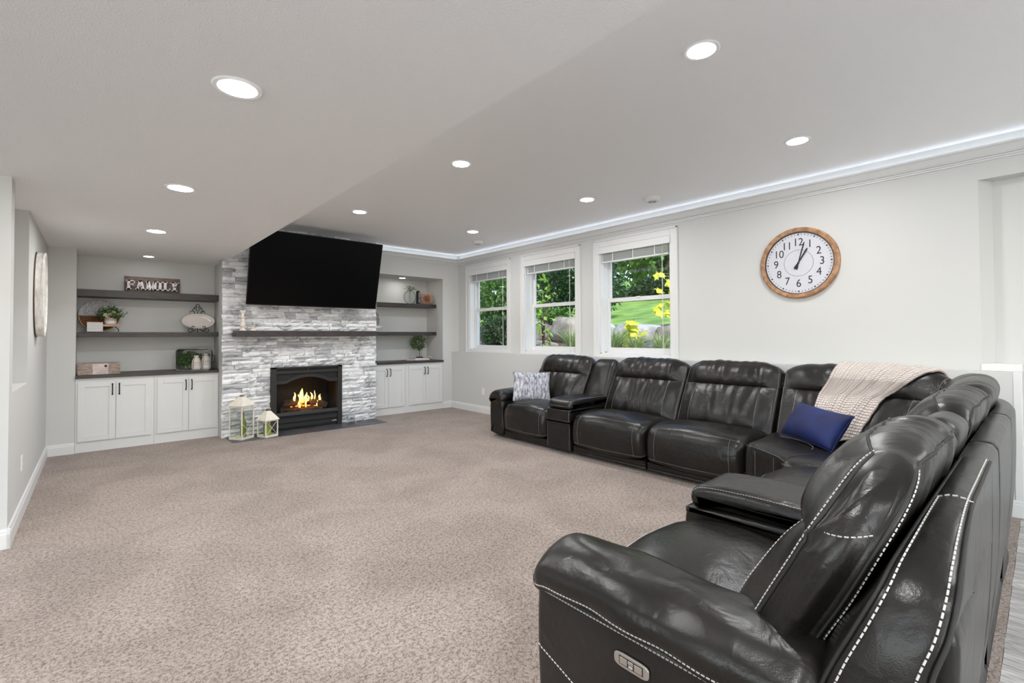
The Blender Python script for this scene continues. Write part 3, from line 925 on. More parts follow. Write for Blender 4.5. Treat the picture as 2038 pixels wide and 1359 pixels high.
slab('floating_shelf', (RL + 0.001, YSH, 1.362), (X1 + 0.036, YREC - 0.001, 1.420), 'dark wood lower left shelf carrying the oval platter', 'shelf')
slab('floating_shelf', (X2 + 0.001, YSH, 1.895), (RR - 0.001, YREC - 0.001, 1.957), 'dark wood upper right shelf carrying the round vase', 'shelf')
slab('floating_shelf', (X2 + 0.001, YSH, 1.370), (RR - 0.001, YREC - 0.001, 1.434), 'dark wood lower right shelf carrying the silver plate', 'shelf')

# ------------------------------------------------------------------ leather sectional
# Module frame: x runs across the width, y from the front (0) to the back (1.06), z up.
def wr(p, amp, f):
    return amp * noise.noise(Vector((p[0] * f[0], p[1] * f[1], p[2] * f[2])))

class Cushion:
    """closed (y, z) profile swept across the width with rounded ends; point(a, s): a in -1..1, s in control-point units"""
    def __init__(s, ctrl, x0, x1, r=0.05, per=6, nA=30, amp=0.004, f=(5, 5, 5), fn=None, crown=0.0, end=None, e0=0.62, bulge=0.0):
        s.ctrl, s.x0, s.x1, s.r, s.per, s.nA, s.amp, s.f, s.fn, s.crown = ctrl, x0, x1, r, per, nA, amp, f, fn, crown
        s.prof = cr_closed(ctrl, per)
        s.endp = cr_closed(end, per) if end else None
        s.e0, s.bulge = e0, bulge
        n = len(s.prof); s.nrm = []
        area = sum(s.prof[i][0] * s.prof[(i + 1) % n][1] - s.prof[(i + 1) % n][0] * s.prof[i][1] for i in range(n))
        sg = 1 if area > 0 else -1
        for i in range(n):
            a, b = s.prof[i - 1], s.prof[(i + 1) % n]
            d = Vector((b[0] - a[0], b[1] - a[1])).normalized()
            s.nrm.append((sg * d[1], -sg * d[0]))
    def raw(s, a, i):
        w = (s.x1 - s.x0) / 2; xc = (s.x0 + s.x1) / 2
        ax_ = abs(a) * w
        t = max(0.0, (ax_ - (w - s.r)) / s.r)
        ins = s.r * (1 - math.sqrt(max(0.0, 1 - min(1, t) ** 2)))
        n = len(s.prof); i0 = int(math.floor(i)) % n; i1 = (i0 + 1) % n; k = i - math.floor(i)
        P = [s.prof[i0][j] * (1 - k) + s.prof[i1][j] * k for j in (0, 1)]
        if s.endp:
            E_ = [s.endp[i0][j] * (1 - k) + s.endp[i1][j] * k for j in (0, 1)]
            u = min(1.0, max(0.0, (abs(a) - s.e0) / (1 - s.e0))); u = u * u * (3 - 2 * u)
            P = [P[j] * (1 - u) + E_[j] * u for j in (0, 1)]
        N = [s.nrm[i0][j] * (1 - k) + s.nrm[i1][j] * k for j in (0, 1)]
        cr = s.crown * (1 - a * a)
        p = Vector((xc + a * w, P[0] + N[0] * (cr - ins), P[1] + N[1] * (cr - ins)))
        if s.amp:
            q = p + Vector((s.x0 * 3.1, 0, 0))
            d = wr(q, s.amp, s.f) * (1 - min(1, t))
            p.y += N[0] * d; p.z += N[1] * d
        return p
    def point(s, a, c, lift=0.0):
        i = c * s.per
        p = s.raw(a, i)
        n = len(s.prof); i0 = int(round(i)) % n
        p = p + Vector((0, s.nrm[i0][0], s.nrm[i0][1])) * lift
        return s.fn(p, a) if s.fn else p
    def build(s, name, parent, material='leather'):
        A = []
        k = max(4, s.nA // 5)
        w = (s.x1 - s.x0) / 2; e = 1 - s.r / w
        for j in range(k): A.append(-1 + (1 - e) * (1 - math.cos(j / k * math.pi / 2)))
        mid = s.nA - 2 * k
        for j in range(mid + 1): A.append(-e + 2 * e * j / mid)
        for j in range(k - 1, -1, -1): A.append(1 - (1 - e) * (1 - math.cos(j / k * math.pi / 2)))
        n = len(s.prof); vs = []
        for a in A:
            for i in range(n):
                p = s.raw(a, i); vs.append(s.fn(p, a) if s.fn else p)
        fs = []
        for j in range(len(A) - 1):
            for i in range(n):
                i2 = (i + 1) % n
                fs.append((j * n + i, j * n + i2, (j + 1) * n + i2, (j + 1) * n + i))
        # end caps: strips between the front and the rear run of the profile, swollen in the middle
        for (j, a, sg) in ((0, -1.0, -1), (len(A) - 1, 1.0, 1)):
            half = n // 2; K = 5; grid = []
            for i in range(half):
                p, q = s.raw(a, i), s.raw(a, n - 1 - i)
                row = [j * n + i]
                for k2 in range(1, K):
                    t = k2 / K; e = 4 * t * (1 - t) * min(1, 4 * min(i, half - 1 - i) / half)
                    m_ = p.lerp(q, t); m_.x += sg * s.bulge * e
                    vs.append(s.fn(m_, a) if s.fn else m_); row.append(len(vs) - 1)
                row.append(j * n + n - 1 - i); grid.append(row)
            for i in range(half - 1):
                for k2 in range(K):
                    fs.append((grid[i][k2], grid[i + 1][k2], grid[i + 1][k2 + 1], grid[i][k2 + 1]))
            fs.append(tuple(grid[0])); fs.append(tuple(grid[-1]) if n % 2 == 0 else tuple(grid[-1] + [j * n + half]))
        return MB().add(vs, fs).build(name, material, parent, smooth=True)

def stitch_mesh(mb, pts, pitch=0.013, L=0.0088, r=0.0014):
    """dashes along a polyline"""
    pts = [Vector(p) for p in pts]
    acc = 0.0; nxt = 0.0
    for p, q in zip(pts, pts[1:]):
        d = q - p; l_ = d.length
        if l_ < 1e-9: continue
        u = d / l_
        while nxt < acc + l_:
            a = p + u * (nxt - acc); mb.bar(a, a + u * L, 2 * r, 2 * r, (0.3, 0.4, 0.85)); nxt += pitch
        acc += l_
    return mb

def sew(st, parent):
    return tag(st.build('stitching', 'stitch', parent), kind='stuff')

def lerp_seq(a, b, n): return [a + (b - a) * i / n for i in range(n + 1)]

SEAT = [(0.050, 0.135), (0.006, 0.17), (-0.008, 0.27), (0.000, 0.355), (0.022, 0.415), (0.085, 0.462), (0.21, 0.486), (0.36, 0.484), (0.52, 0.462), (0.66, 0.440),
        (0.72, 0.40), (0.70, 0.25), (0.40, 0.14)]
BACK = [(0.600, 0.42), (0.572, 0.50), (0.600, 0.60), (0.660, 0.70), (0.724, 0.79), (0.764, 0.835), (0.780, 0.850), (0.768, 0.868), (0.762, 0.91), (0.782, 0.965), (0.820, 1.02),
        (0.872, 1.060), (0.925, 1.076), (0.975, 1.066), (1.004, 1.03), (0.992, 0.95), (0.948, 0.84), (0.893, 0.72), (0.833, 0.60), (0.78, 0.46), (0.70, 0.40)]
BEND = [(0.605, 0.42), (0.622, 0.50), (0.672, 0.60), (0.723, 0.70), (0.769, 0.79), (0.790, 0.835), (0.798, 0.850), (0.807, 0.868), (0.828, 0.91), (0.856, 0.965), (0.884, 1.015),
        (0.910, 1.042), (0.940, 1.050), (0.972, 1.045), (1.002, 1.02), (0.992, 0.95), (0.948, 0.84), (0.893, 0.72), (0.833, 0.60), (0.78, 0.46), (0.70, 0.40)]
SHELL = [(0.985, 0.895), (1.005, 0.926), (1.045, 0.930), (1.072, 0.915), (1.080, 0.85), (1.072, 0.5), (1.03, 0.10), (1.00, 0.05), (0.60, 0.05), (0.58, 0.20), (0.72, 0.38), (0.88, 0.68)]

def round_top(x0, x1, r=0.16, drop=0.060, r1=None, drop1=None):
    def fn(p, a):
        if r1 and p.z > 0.78:          # end panel leaning inward to wrap over the top
            u = min(0.985, (p.z - 0.78) / 0.31)
            p = p.copy(); p.x -= r1 * (1 - math.sqrt(1 - u * u)) * max(0.0, (p.x - x0) / (x1 - x0)) ** 2
        for d, rr_, dd_ in ((p.x - x0, r, drop), (9.0 if r1 else x1 - p.x, r, drop)):
            if d < rr_ and p.z > 0.72:
                t = 1 - max(0, d) / rr_
                p = p.copy(); p.z -= dd_ * (0.7 * t ** 2.3 + 0.3 * (1 - math.sqrt(max(0.0, 1 - t * t)))) * (p.z - 0.72) / 0.35
        return p
    return fn

def seam_front(bk, sg, ae, ct, lift):
    pts = [bk.point(sg * ae, 0.3 + 7.4 * k / 30, lift) for k in range(31)]
    pts += [bk.point(sg * (ae + (ct - ae) * (1 - math.cos(k / 12 * math.pi / 2))), 7.7 + 3.4 * math.sin(k / 12 * math.pi / 2), lift) for k in range(1, 13)]
    pts += [bk.point(sg * ct * (1 - k / 12), 11.1, lift) for k in range(1, 13)]
    return pts
def seam_rear(bk, sg, ae, ct, lift):
    pts = [bk.point(sg * ae, 18.2 - 2.2 * k / 16, lift) for k in range(17)]
    pts += [bk.point(sg * (ae + (ct - ae) * (1 - math.cos(k / 12 * math.pi / 2))), 16.0 - 2.2 * math.sin(k / 12 * math.pi / 2), lift) for k in range(1, 13)]
    pts += [bk.point(sg * ct * (1 - k / 12), 13.8, lift) for k in range(1, 13)]
    return pts

def recliner(sofa, name, loc, rz, w, label=None, arm=0, shell_w=None, b0=0.0, b1=0.0, sr=0.00055, r1=None, drop1=None):
    """one seat unit of clear width w; arm: 0 none, -1 at low x, +1 at high x"""
    g = 0.004
    shell = Cushion(SHELL, g * 0.3, (shell_w or w) - g * 0.3, 0.018, 5, 22, 0.003, (4, 3, 3))
    sec = shell.build(name, sofa)
    sec.location = loc; sec.rotation_euler = (0, 0, rz)
    if label: sec['label'] = label
    seat = Cushion(SEAT, g, w - g, 0.075, 6, 36, 0.009, (4.5, 5.5, 4), crown=0.036)
    so = seat.build('seat_cushion', sec)
    bk = Cushion(BACK, g - b0, w - g + b1, 0.028, 6, 64, 0.011, (17, 3.5, 3.5), fn=round_top(g - b0, w - g + b1, r1=r1, drop1=drop1), crown=0.012, end=BEND, bulge=0.040 if sr > 0.001 else 0.022)
    bo = bk.build('backrest', sec)
    base = Cushion([(0.055, 0.035), (0.036, 0.055), (0.034, 0.090), (0.050, 0.116), (0.30, 0.12), (0.62, 0.12), (0.62, 0.035), (0.30, 0.03)], g, w - g, 0.02, 5, 14, 0.002)
    base.build('footrest_panel', sec)
    st = MB()
    stitch_mesh(st, [seat.point(a, 4.55, 0.001) for a in lerp_seq(-0.93, 0.93, 40)], r=sr)
    for s_ in (-0.74, 0.74):
        stitch_mesh(st, [seat.point(s_ * (1 + 0.03 * k / 14), 4.5 - 3.6 * k / 14, 0.001) for k in range(15)], r=sr)
    stitch_mesh(st, [seat.point(a, 0.75, 0.001) for a in lerp_seq(-0.93, 0.93, 30)], r=sr)
    sew(st, so)
    st = MB()
    for s_ in (-0.70, 0.70):
        stitch_mesh(st, [bk.point(s_ * (1 - 0.05 * k / 20), 0.4 + 4.9 * k / 20, 0.001) for k in range(21)], r=sr)
    near_ = sr > 0.001
    for s_ in (-1, 1):
        ct = 0.93 if near_ else 0.90
        stitch_mesh(st, seam_front(bk, s_, 0.972, ct, 0.0014), r=sr)
    sew(st, bo)
    # dark welt round the side edge of the back
    for s_ in (-1, 1):
        MB().tube(seam_front(bk, s_, 0.990, ct + 0.02, 0.0005), 0.0042, 5).build('welt', 'thread_dark', bo, smooth=True)
        MB().tube(seam_rear(bk, s_, 0.990, ct + 0.02, 0.0005), 0.0046, 5).build('welt', 'thread_dark', bo, smooth=True)
    if near_:
        st2 = MB(); stitch_mesh(st2, seam_rear(bk, 1, 0.965, ct - 0.03, 0.0016), r=sr)
        f_, r_ = bk.raw(1.0, 7.2 * bk.per), bk.raw(1.0, 15.6 * bk.per)
        cs_ = []
        for t_ in lerp_seq(0.04, 0.96, 10):
            q_ = f_.lerp(r_, t_); q_.x += bk.bulge * 4 * t_ * (1 - t_) + 0.0015
            cs_.append(bk.fn(q_, 1.0))
        stitch_mesh(st2, cs_, r=sr * 0.8)
        sew(st2, bo)
    if arm:
        make_arm(sec, w if arm > 0 else -0.30, arm)
    return sec, seat, bk

def make_arm(sec, xa, side):
    """padded arm between xa and xa+0.30; side says where its outer face looks"""
    xo, xi = (xa + 0.30, xa) if side > 0 else (xa, xa + 0.30)
    s = side
    def box_arm():
        # lower side box with a slightly swollen outer panel
        ctrl = [(xi + s * 0.01, 0.05), (xo - s * 0.05, 0.05), (xo - s * 0.028, 0.10), (xo - s * 0.018, 0.28), (xo - s * 0.020, 0.44), (xo - s * 0.035, 0.495), (xo - s * 0.15, 0.51), (xi + s * 0.02, 0.49), (xi + s * 0.01, 0.30)]
        return ctrl
    def sweep(ctrl, y0, y1, r, name, per=5, nA=26, amp=0.003, f=(4, 4, 4), fn=None):
        # profile lies in x-z, swept along y
        c = Cushion(ctrl, y0, y1, r, per, nA, amp, f)
        def sw(p, a):
            q = Vector((p.y, p.x, p.z))
            return fn(q, a) if fn else q
        c.fn = sw
        return c, c.build(name, sec)
    low, ao = sweep(box_arm(), 0.012, 0.865, 0.03, 'arm_panel')
    pad = [(xi + s * 0.012, 0.50), (xi - s * 0.006, 0.545), (xi + s * 0.012, 0.590), (xi + s * 0.07, 0.622), (xi + s * 0.15, 0.632), (xo - s * 0.07, 0.620), (xo - s * 0.012, 0.580), (xo + s * 0.004, 0.540), (xo - s * 0.006, 0.500), (xo - s * 0.03, 0.486), (xi + s * 0.10, 0.484)]
    def padfn(q, a):
        q.z -= 0.030 * max(0, 1 - q.y / 0.10) ** 2
        return q
    pc, po = sweep(pad, -0.004, 0.875, 0.055, 'armrest', 6, 60, 0.012, (6, 11, 6), padfn)
    st = MB()
    stitch_mesh(st, [pc.point(a, 7.75, 0.001) for a in lerp_seq(-0.97, 0.97, 60)])
    sew(st, po)
    st = MB()
    stitch_mesh(st, [low.point(a, 4.55, 0.001) for a in lerp_seq(-0.95, 0.95, 60)])
    stitch_mesh(st, [low.point(-0.96 + 1.92 * k / 60, 3.05 - 1.3 * (k / 60) ** 0.9, 0.0012) for k in range(61)])
    sew(st, ao)
    wt = MB(); wt.tube([low.point(a, 5.0, 0.002) for a in lerp_seq(-0.94, 0.94, 30)], 0.004, 5)
    wt.build('welt', 'thread_dark', ao, smooth=True)
    return low, pc

def console(sofa, name, loc, rz, w, label):
    g = 0.003
    c = Cushion(SHELL, g, w - g, 0.018, 5, 14, 0.002)
    sec = c.build(name, sofa); sec.location = loc; sec.rotation_euler = (0, 0, rz); sec['label'] = label
    low = Cushion([(0.035, 0.04), (0.008, 0.07), (0.004, 0.20), (0.004, 0.32), (0.012, 0.352), (0.30, 0.36), (0.70, 0.36), (0.72, 0.2), (0.70, 0.04), (0.3, 0.03)], g, w - g, 0.018, 5, 14, 0.002)
    lo = low.build('front_panel', sec)
    up_ = Cushion([(0.020, 0.362), (-0.002, 0.385), (-0.006, 0.43), (0.002, 0.475), (0.020, 0.500), (0.30, 0.515), (0.70, 0.515), (0.73, 0.44), (0.70, 0.365), (0.3, 0.358)], g, w - g, 0.022, 5, 14, 0.002)
    uo = up_.build('console_box', sec)
    lid = Cushion([(0.050, 0.512), (0.020, 0.526), (0.012, 0.552), (0.030, 0.590), (0.095, 0.616), (0.30, 0.626), (0.55, 0.622), (0.70, 0.612), (0.725, 0.57), (0.70, 0.515), (0.3, 0.508)], g + 0.002, w - g - 0.002, 0.050, 6, 22, 0.003, (5, 5, 5))
    ld = lid.build('lid', sec)
    BK2 = [(0.64, 0.44), (0.66, 0.55), (0.705, 0.66), (0.755, 0.77), (0.800, 0.87), (0.845, 0.96), (0.885, 1.015), (0.93, 1.045), (0.975, 1.035), (1.0, 0.99), (0.965, 0.85), (0.86, 0.62), (0.78, 0.44)]
    bk = Cushion(BK2, g, w - g, 0.065, 5, 20, 0.006, (8, 4, 3), fn=round_top(g, w - g, 0.10, 0.04), crown=0.006)
    bo = bk.build('backrest', sec)
    st = MB(); stitch_mesh(st, [lid.point(a, 1.6, 0.001) for a in lerp_seq(-0.9, 0.9, 20)], r=0.0008)
    for s_ in (-0.9, 0.9): stitch_mesh(st, [lid.point(s_, 1.6 + 5.6 * k / 24, 0.001) for k in range(25)], r=0.0008)
    sew(st, ld)
    st = MB()
    for s_ in (-0.93, 0.93): stitch_mesh(st, [up_.point(s_, 0.6 + 3.6 * k / 10, 0.001) for k in range(11)], r=0.0006)
    sew(st, uo)
    st = MB()
    for s_ in (-0.93, 0.93): stitch_mesh(st, [low.point(s_, 0.8 + 3.0 * k / 10, 0.001) for k in range(11)], r=0.0006)
    sew(st, lo)
    st = MB()
    for s_ in (-0.95, 0.95): stitch_mesh(st, [bk.point(s_, 0.4 + 8.0 * k / 30, 0.0012) for k in range(31)], r=0.0006)
    sew(st, bo)
    return sec

sofa = thing('sectional_sofa', 'L-shaped dark brown leather reclining sectional with consoles and contrast stitching', 'sofa')
XF, YF = 4.014, 1.205
R1, R2 = rad(-90), rad(180)
# leg along the windows, from the far arm to the corner
sA, _, _ = recliner(sofa, 'recliner_section', (XF, 4.745, 0), R1, 0.80, None, -1, None, 0.13)
console(sofa, 'console_section', (XF, 3.940, 0), R1, 0.375, 'storage console between the recliners by the windows')
recliner(sofa, 'recliner_section', (XF, 3.560, 0), R1, 0.950)
recliner(sofa, 'recliner_section', (XF, 2.607, 0), R1, 0.945)
# leg behind the viewer's right
recliner(sofa, 'recliner_section', (3.570, YF, 0), R2, 0.965)
console(sofa, 'console_section', (2.600, YF, 0), R2, 0.390, 'storage console beside the nearest recliner')
near, nseat, nback = recliner(sofa, 'recliner_section', (2.207, YF, 0), R2, 0.770, None, 0, 0.30, 0.0, 0.150, 0.0015, 0.36, 0.20)
NW = 0.770
# nearest arm, built in the module frame of the nearest seat (its outer face looks to low world x)
nlow, npad = make_arm(near, NW, 1)
# wing of the outer shell sweeping from the back ledge down to the nearest arm
def wpt(X, Y, Z): return Vector((2.207 - X, YF - Y, Z))
FR = [(2.205, 0.196, 0.930), (1.85, 0.196, 0.930), (1.62, 0.197, 0.928), (1.44, 0.207, 0.905), (1.31, 0.226, 0.860), (1.245, 0.243, 0.810), (1.215, 0.277, 0.730), (1.200, 0.318, 0.635), (1.190, 0.350, 0.54), (1.178, 0.365, 0.42), (1.172, 0.372, 0.25), (1.180, 0.375, 0.055)]
RE = [(2.205, 0.126, 0.930), (1.85, 0.126, 0.930), (1.64, 0.126, 0.928), (1.47, 0.124, 0.905), (1.345, 0.122, 0.865), (1.27, 0.122, 0.825), (1.225, 0.132, 0.760), (1.200, 0.155, 0.680), (1.188, 0.165, 0.57), (1.178, 0.170, 0.43), (1.172, 0.178, 0.25), (1.182, 0.20, 0.055)]
fr = cr_open(FR, 6); re_ = cr_open(RE, 6)
vs = []; fs = []; NS = 12
cen = Vector((1.75, 0, 0.55))
for a, b in zip(fr, re_):
    m_ = a.lerp(b, 0.5); o_ = Vector((m_.x - cen.x, 0, m_.z - cen.z))
    o_ = Vector((min(0, o_.x + 0.20) * 1.2, 0, max(0.0, o_.z - 0.16)))
    o_ = o_.normalized() if o_.length > 1e-6 else Vector((-1, 0, 0))
    inn = -o_
    ring = [a + inn * 0.10 + Vector((0, 0.03, 0)), a + inn * 0.03 + Vector((0, 0.012, 0)), a + inn * 0.006 + Vector((0, 0.003, 0)), a.lerp(b, 0.08) + o_ * 0.004, a.lerp(b, 0.3) + o_ * 0.010, m_ + o_ * 0.012,
            a.lerp(b, 0.7) + o_ * 0.010, a.lerp(b, 0.92) + o_ * 0.004, b + inn * 0.006 + Vector((0, -0.003, 0)), b + inn * 0.05 + Vector((0, -0.003, 0)), b + inn * 0.26 + Vector((0, 0.0, 0)), b + inn * 0.34 + Vector((0, 0.04, 0))]
    vs += [wpt(*p) for p in ring]
for j in range(len(fr) - 1):
    for i in range(NS):
        i2 = (i + 1) % NS; fs.append((j * NS + i, j * NS + i2, (j + 1) * NS + i2, (j + 1) * NS + i))
fs.append(tuple(range(NS))); fs.append(tuple((len(fr) - 1) * NS + i for i in range(NS - 1, -1, -1)))
wing = MB().add(vs, fs).build('outer_wing', 'leather', near, smooth=True, angle=75)
def wing_pt(k, t):
    v = [near_w[k * NS + i] for i in (3, 4, 5, 6, 7)]; ts = (0.08, 0.3, 0.5, 0.7, 0.92)
    for i in range(4):
        if t <= ts[i + 1] or i == 3:
            return v[i].lerp(v[i + 1], (t - ts[i]) / (ts[i + 1] - ts[i]))
near_w = [Vector(v) for v in vs]
def outw(p, e=0.0015):
    c = wpt(1.75, 0.16, 0.55); d = p - c; d.y = 0
    return p + d.normalized() * e
st = MB()
stitch_mesh(st, [outw(wing_pt(k, 0.13)) for k in range(12, len(fr))], 0.016, 0.0115, 0.0017)
stitch_mesh(st, [outw(wing_pt(k, 0.87)) for k in range(len(fr))], 0.016, 0.0115, 0.0017)
stitch_mesh(st, [outw(wing_pt(12, t)) for t in lerp_seq(0.10, 0.90, 8)], 0.015, 0.0105, 0.0015)
sew(st, wing)
for e_ in (re_, fr): MB().tube([wpt(*b) for b in e_], 0.0045, 6).build('welt', 'thread_dark', wing, smooth=True)
# plain outside back below the ledge
ob = Cushion([(1.0815, 0.74), (1.0815, 0.64), (1.068, 0.40), (1.022, 0.10), (1.00, 0.05), (0.62, 0.05), (0.62, 0.20), (0.80, 0.46), (0.93, 0.66), (0.98, 0.77), (1.05, 0.77)], 0.25, 0.93, 0.02, 5, 24, 0.0)
ob.build('outside_back', near)
# power control on the outer face of the nearest arm
xo = NW + 0.30 - 0.016
cp = MB()
n = 28; vs = []
for k in range(n):
    t = 2 * math.pi * k / n
    cx_, cz_ = math.cos(t), math.sin(t)
    yy = 0.058 * math.copysign(abs(cx_) ** 0.42, cx_); zz = 0.0205 * math.copysign(abs(cz_) ** 0.55, cz_)
    vs.append((yy, zz))
cp.prism([(YF - 0.795 + a, 0.412 + b) for a, b in vs], xo, xo + 0.006, ax=0)
cpo = cp.build('control_plate', 'steel', near, bevel=0.0015); cpo['label'] = 'brushed metal power control plate'
cy = YF - 0.795
MB().box((xo + 0.004, cy - 0.040, 0.400), (xo + 0.0065, cy + 0.040, 0.424)).build('button_well', 'insert_dark', cpo)
for a, b in ((-0.037, -0.012), (0.012, 0.037)):
    MB().box((xo + 0.004, cy + a, 0.4025), (xo + 0.0085, cy + b, 0.4215)).build('button', 'steel', cpo, bevel=0.001)
MB().box((xo + 0.004, cy - 0.009, 0.412), (xo + 0.0085, cy + 0.009, 0.4215)).build('button', 'steel', cpo, bevel=0.001)
MB().box((xo + 0.004, cy - 0.007, 0.4025), (xo + 0.0075, cy + 0.007, 0.410)).build('usb_port', 'plastic_grey', cpo)

# corner wedge ---------------------------------------------------------------
def path_fn(pts, w, dref=0.87):
    P = cr_open([(x, y, 0) for x, y in pts], 10)
    L = [0.0]
    for a, b in zip(P, P[1:]): L.append(L[-1] + (b - a).length)
    tot = L[-1]
    def fn(p, a):
        s = (p.x / w) * tot
        s = min(max(s, 0.0), tot - 1e-6)
        i = 0
        while L[i + 1] < s: i += 1
        t = (s - L[i]) / (L[i + 1] - L[i])
        c = P[i].lerp(P[i + 1], t); T = (P[min(i + 2, len(P) - 1)] - P[max(i - 1, 0)]).normalized()
        Nn = Vector((-T.y, T.x, 0))
        d = p.y - dref
        q = c + Nn * d
        return Vector((q.x, q.y, p.z))
    return fn, tot
PA = [(4.895, 1.655), (4.905, 1.20), (4.83, 0.80), (4.66, 0.50)]
PB = [(4.635, 0.475), (4.38, 0.365), (4.05, 0.335), (3.578, 0.335)]
PS = [(4.878, 1.655), (4.878, 1.15), (4.785, 0.74), (4.50, 0.43), (4.10, 0.335), (3.578, 0.335)]
fS, tS = path_fn(PS, 1.0); fS2, tS = path_fn(PS, tS)
shellw = Cushion(SHELL, 0.0, tS, 0.012, 5, 40, 0.002, fn=fS2)
wedge = shellw.build('corner_section', sofa); wedge['label'] = 'wedge-shaped corner seat'
# seat of the wedge: outline rings
out = [(4.03, 1.648), (4.00, 1.60), (3.93, 1.50), (3.86, 1.405), (3.80, 1.335), (3.735, 1.285), (3.66, 1.235), (3.585, 1.215), (3.582, 0.95), (3.582, 0.60), (3.75, 0.55), (4.1, 0.52), (4.40, 0.60), (4.62, 0.85), (4.68, 1.2), (4.68, 1.648), (4.35, 1.650)]
o2 = cr_closed(out, 4)
cx_, cy_ = 4.17, 1.08
prof = [(1.0, 0.05), (1.002, 0.14), (1.006, 0.25), (1.003, 0.36), (0.990, 0.43), (0.955, 0.465), (0.88, 0.482), (0.74, 0.487), (0.55, 0.482), (0.33, 0.474), (0.12, 0.470)]
vs = []; fs = []; K = len(o2)
for k_, z_ in prof:
    for (x, y) in o2:
        p = Vector((cx_ + (x - cx_) * k_, cy_ + (y - cy_) * k_, z_))
        p.z += wr(p, 0.006, (5, 5, 2)) if z_ > 0.4 else 0
        vs.append(p)
for j in range(len(prof) - 1):
    for i in range(K):
        i2 = (i + 1) % K; fs.append((j * K + i, j * K + i2, (j + 1) * K + i2, (j + 1) * K + i))
fs.append(tuple(range(K - 1, -1, -1))); fs.append(tuple((len(prof) - 1) * K + i for i in range(K)))
ws = MB().add(vs, fs).build('seat_cushion', 'leather', wedge, smooth=True, angle=60)
def wp(i, k_, z_): x, y = o2[i % K]; return Vector((cx_ + (x - cx_) * k_, cy_ + (y - cy_) * k_, z_))
st = MB(); stitch_mesh(st, [wp(i, 0.986, 0.446) for i in range(0, 30)], r=0.0007)
for i in (6, 14, 22): stitch_mesh(st, [wp(i, 1.007, z_) for z_ in lerp_seq(0.42, 0.10, 8)], r=0.0007)
stitch_mesh(st, [Vector((4.05 + 0.32 * math.cos(t), 1.60 - 0.42 * math.sin(t), 0.489 + 0.003 * math.sin(3 * t))) for t in lerp_seq(0.25, 1.55, 20)], r=0.0007)
sew(st, ws)
fA, tA = path_fn(PA, 1.0); fA, tA = path_fn(PA, tA)
def rtA(w, f):
    g_ = round_top(0.0, w, 0.14, 0.055)
    return lambda p, a: f(g_(p, a), a)
wbA = Cushion(BACK, 0.003, tA - 0.003, 0.028, 6, 60, 0.010, (15, 4, 3), fn=rtA(tA, fA), crown=0.012, end=BEND, bulge=0.012)
wa = wbA.build('backrest', wedge)
fB, tB = path_fn(PB, 1.0); fB, tB = path_fn(PB, tB)
wbB = Cushion(BACK, 0.003, tB - 0.003, 0.028, 6, 60, 0.010, (15, 4, 3), fn=rtA(tB, fB), crown=0.012, end=BEND, bulge=0.012)
wb = wbB.build('backrest', wedge)
for c_, o_ in ((wbA, wa), (wbB, wb)):
    st = MB()
    for s_ in (-0.80, 0.80): stitch_mesh(st, [c_.point(s_ * (1 - 0.04 * k / 20), 0.3 + 5.0 * k / 20, 0.001) for k in range(21)], r=0.0009)
    for s_ in (-0.967, 0.967): stitch_mesh(st, [c_.point(s_, 0.3 + 13.4 * k / 60, 0.0012) for k in range(61)], r=0.0009)
    sew(st, o_)

# ------------------------------------------------------------------ knitted throw over the corner back
def throw_mat():
    m_ = bpy.data.materials.new('knit'); m_.use_nodes = True
    n, l = m_.node_tree.nodes, m_.node_tree.links
    p = n['Principled BSDF']; p.inputs['Roughness'].default_value = 0.95; p.inputs['Sheen Weight'].default_value = 0.3
    p.inputs['Base Color'].default_value = (0.66, 0.56, 0.50, 1)
    uv = n.new('ShaderNodeUVMap')
    mp = n.new('ShaderNodeMapping'); mp.inputs['Scale'].default_value = (1, 1, 1); l.new(uv.outputs[0], mp.inputs[0])
    br = n.new('ShaderNodeTexBrick'); br.offset = 0.0
    br.inputs['Scale'].default_value = 1.0; br.inputs['Mortar Size'].default_value = 0.0045; br.inputs['Mortar Smooth'].default_value = 1.0
    br.inputs['Brick Width'].default_value = 0.016; br.inputs['Row Height'].default_value = 0.030
    br.inputs['Color1'].default_value = (0.86, 0.76, 0.70, 1); br.inputs['Color2'].default_value = (0.80, 0.70, 0.64, 1); br.inputs['Mortar'].default_value = (0.52, 0.43, 0.38, 1)
    l.new(mp.outputs[0], br.inputs[0]); l.new(br.outputs[0], p.inputs['Base Color'])
    b = n.new('ShaderNodeBump'); b.inputs['Strength'].default_value = 0.9; b.inputs['Distance'].default_value = 0.008; b.invert = True
    l.new(br.outputs['Fac'], b.inputs['Height']); l.new(b.outputs[0], p.inputs['Normal'])
    MATS['knit'] = m_
throw_mat()
NU, NV = 40, 64
vs = []; fs = []; uvs = []
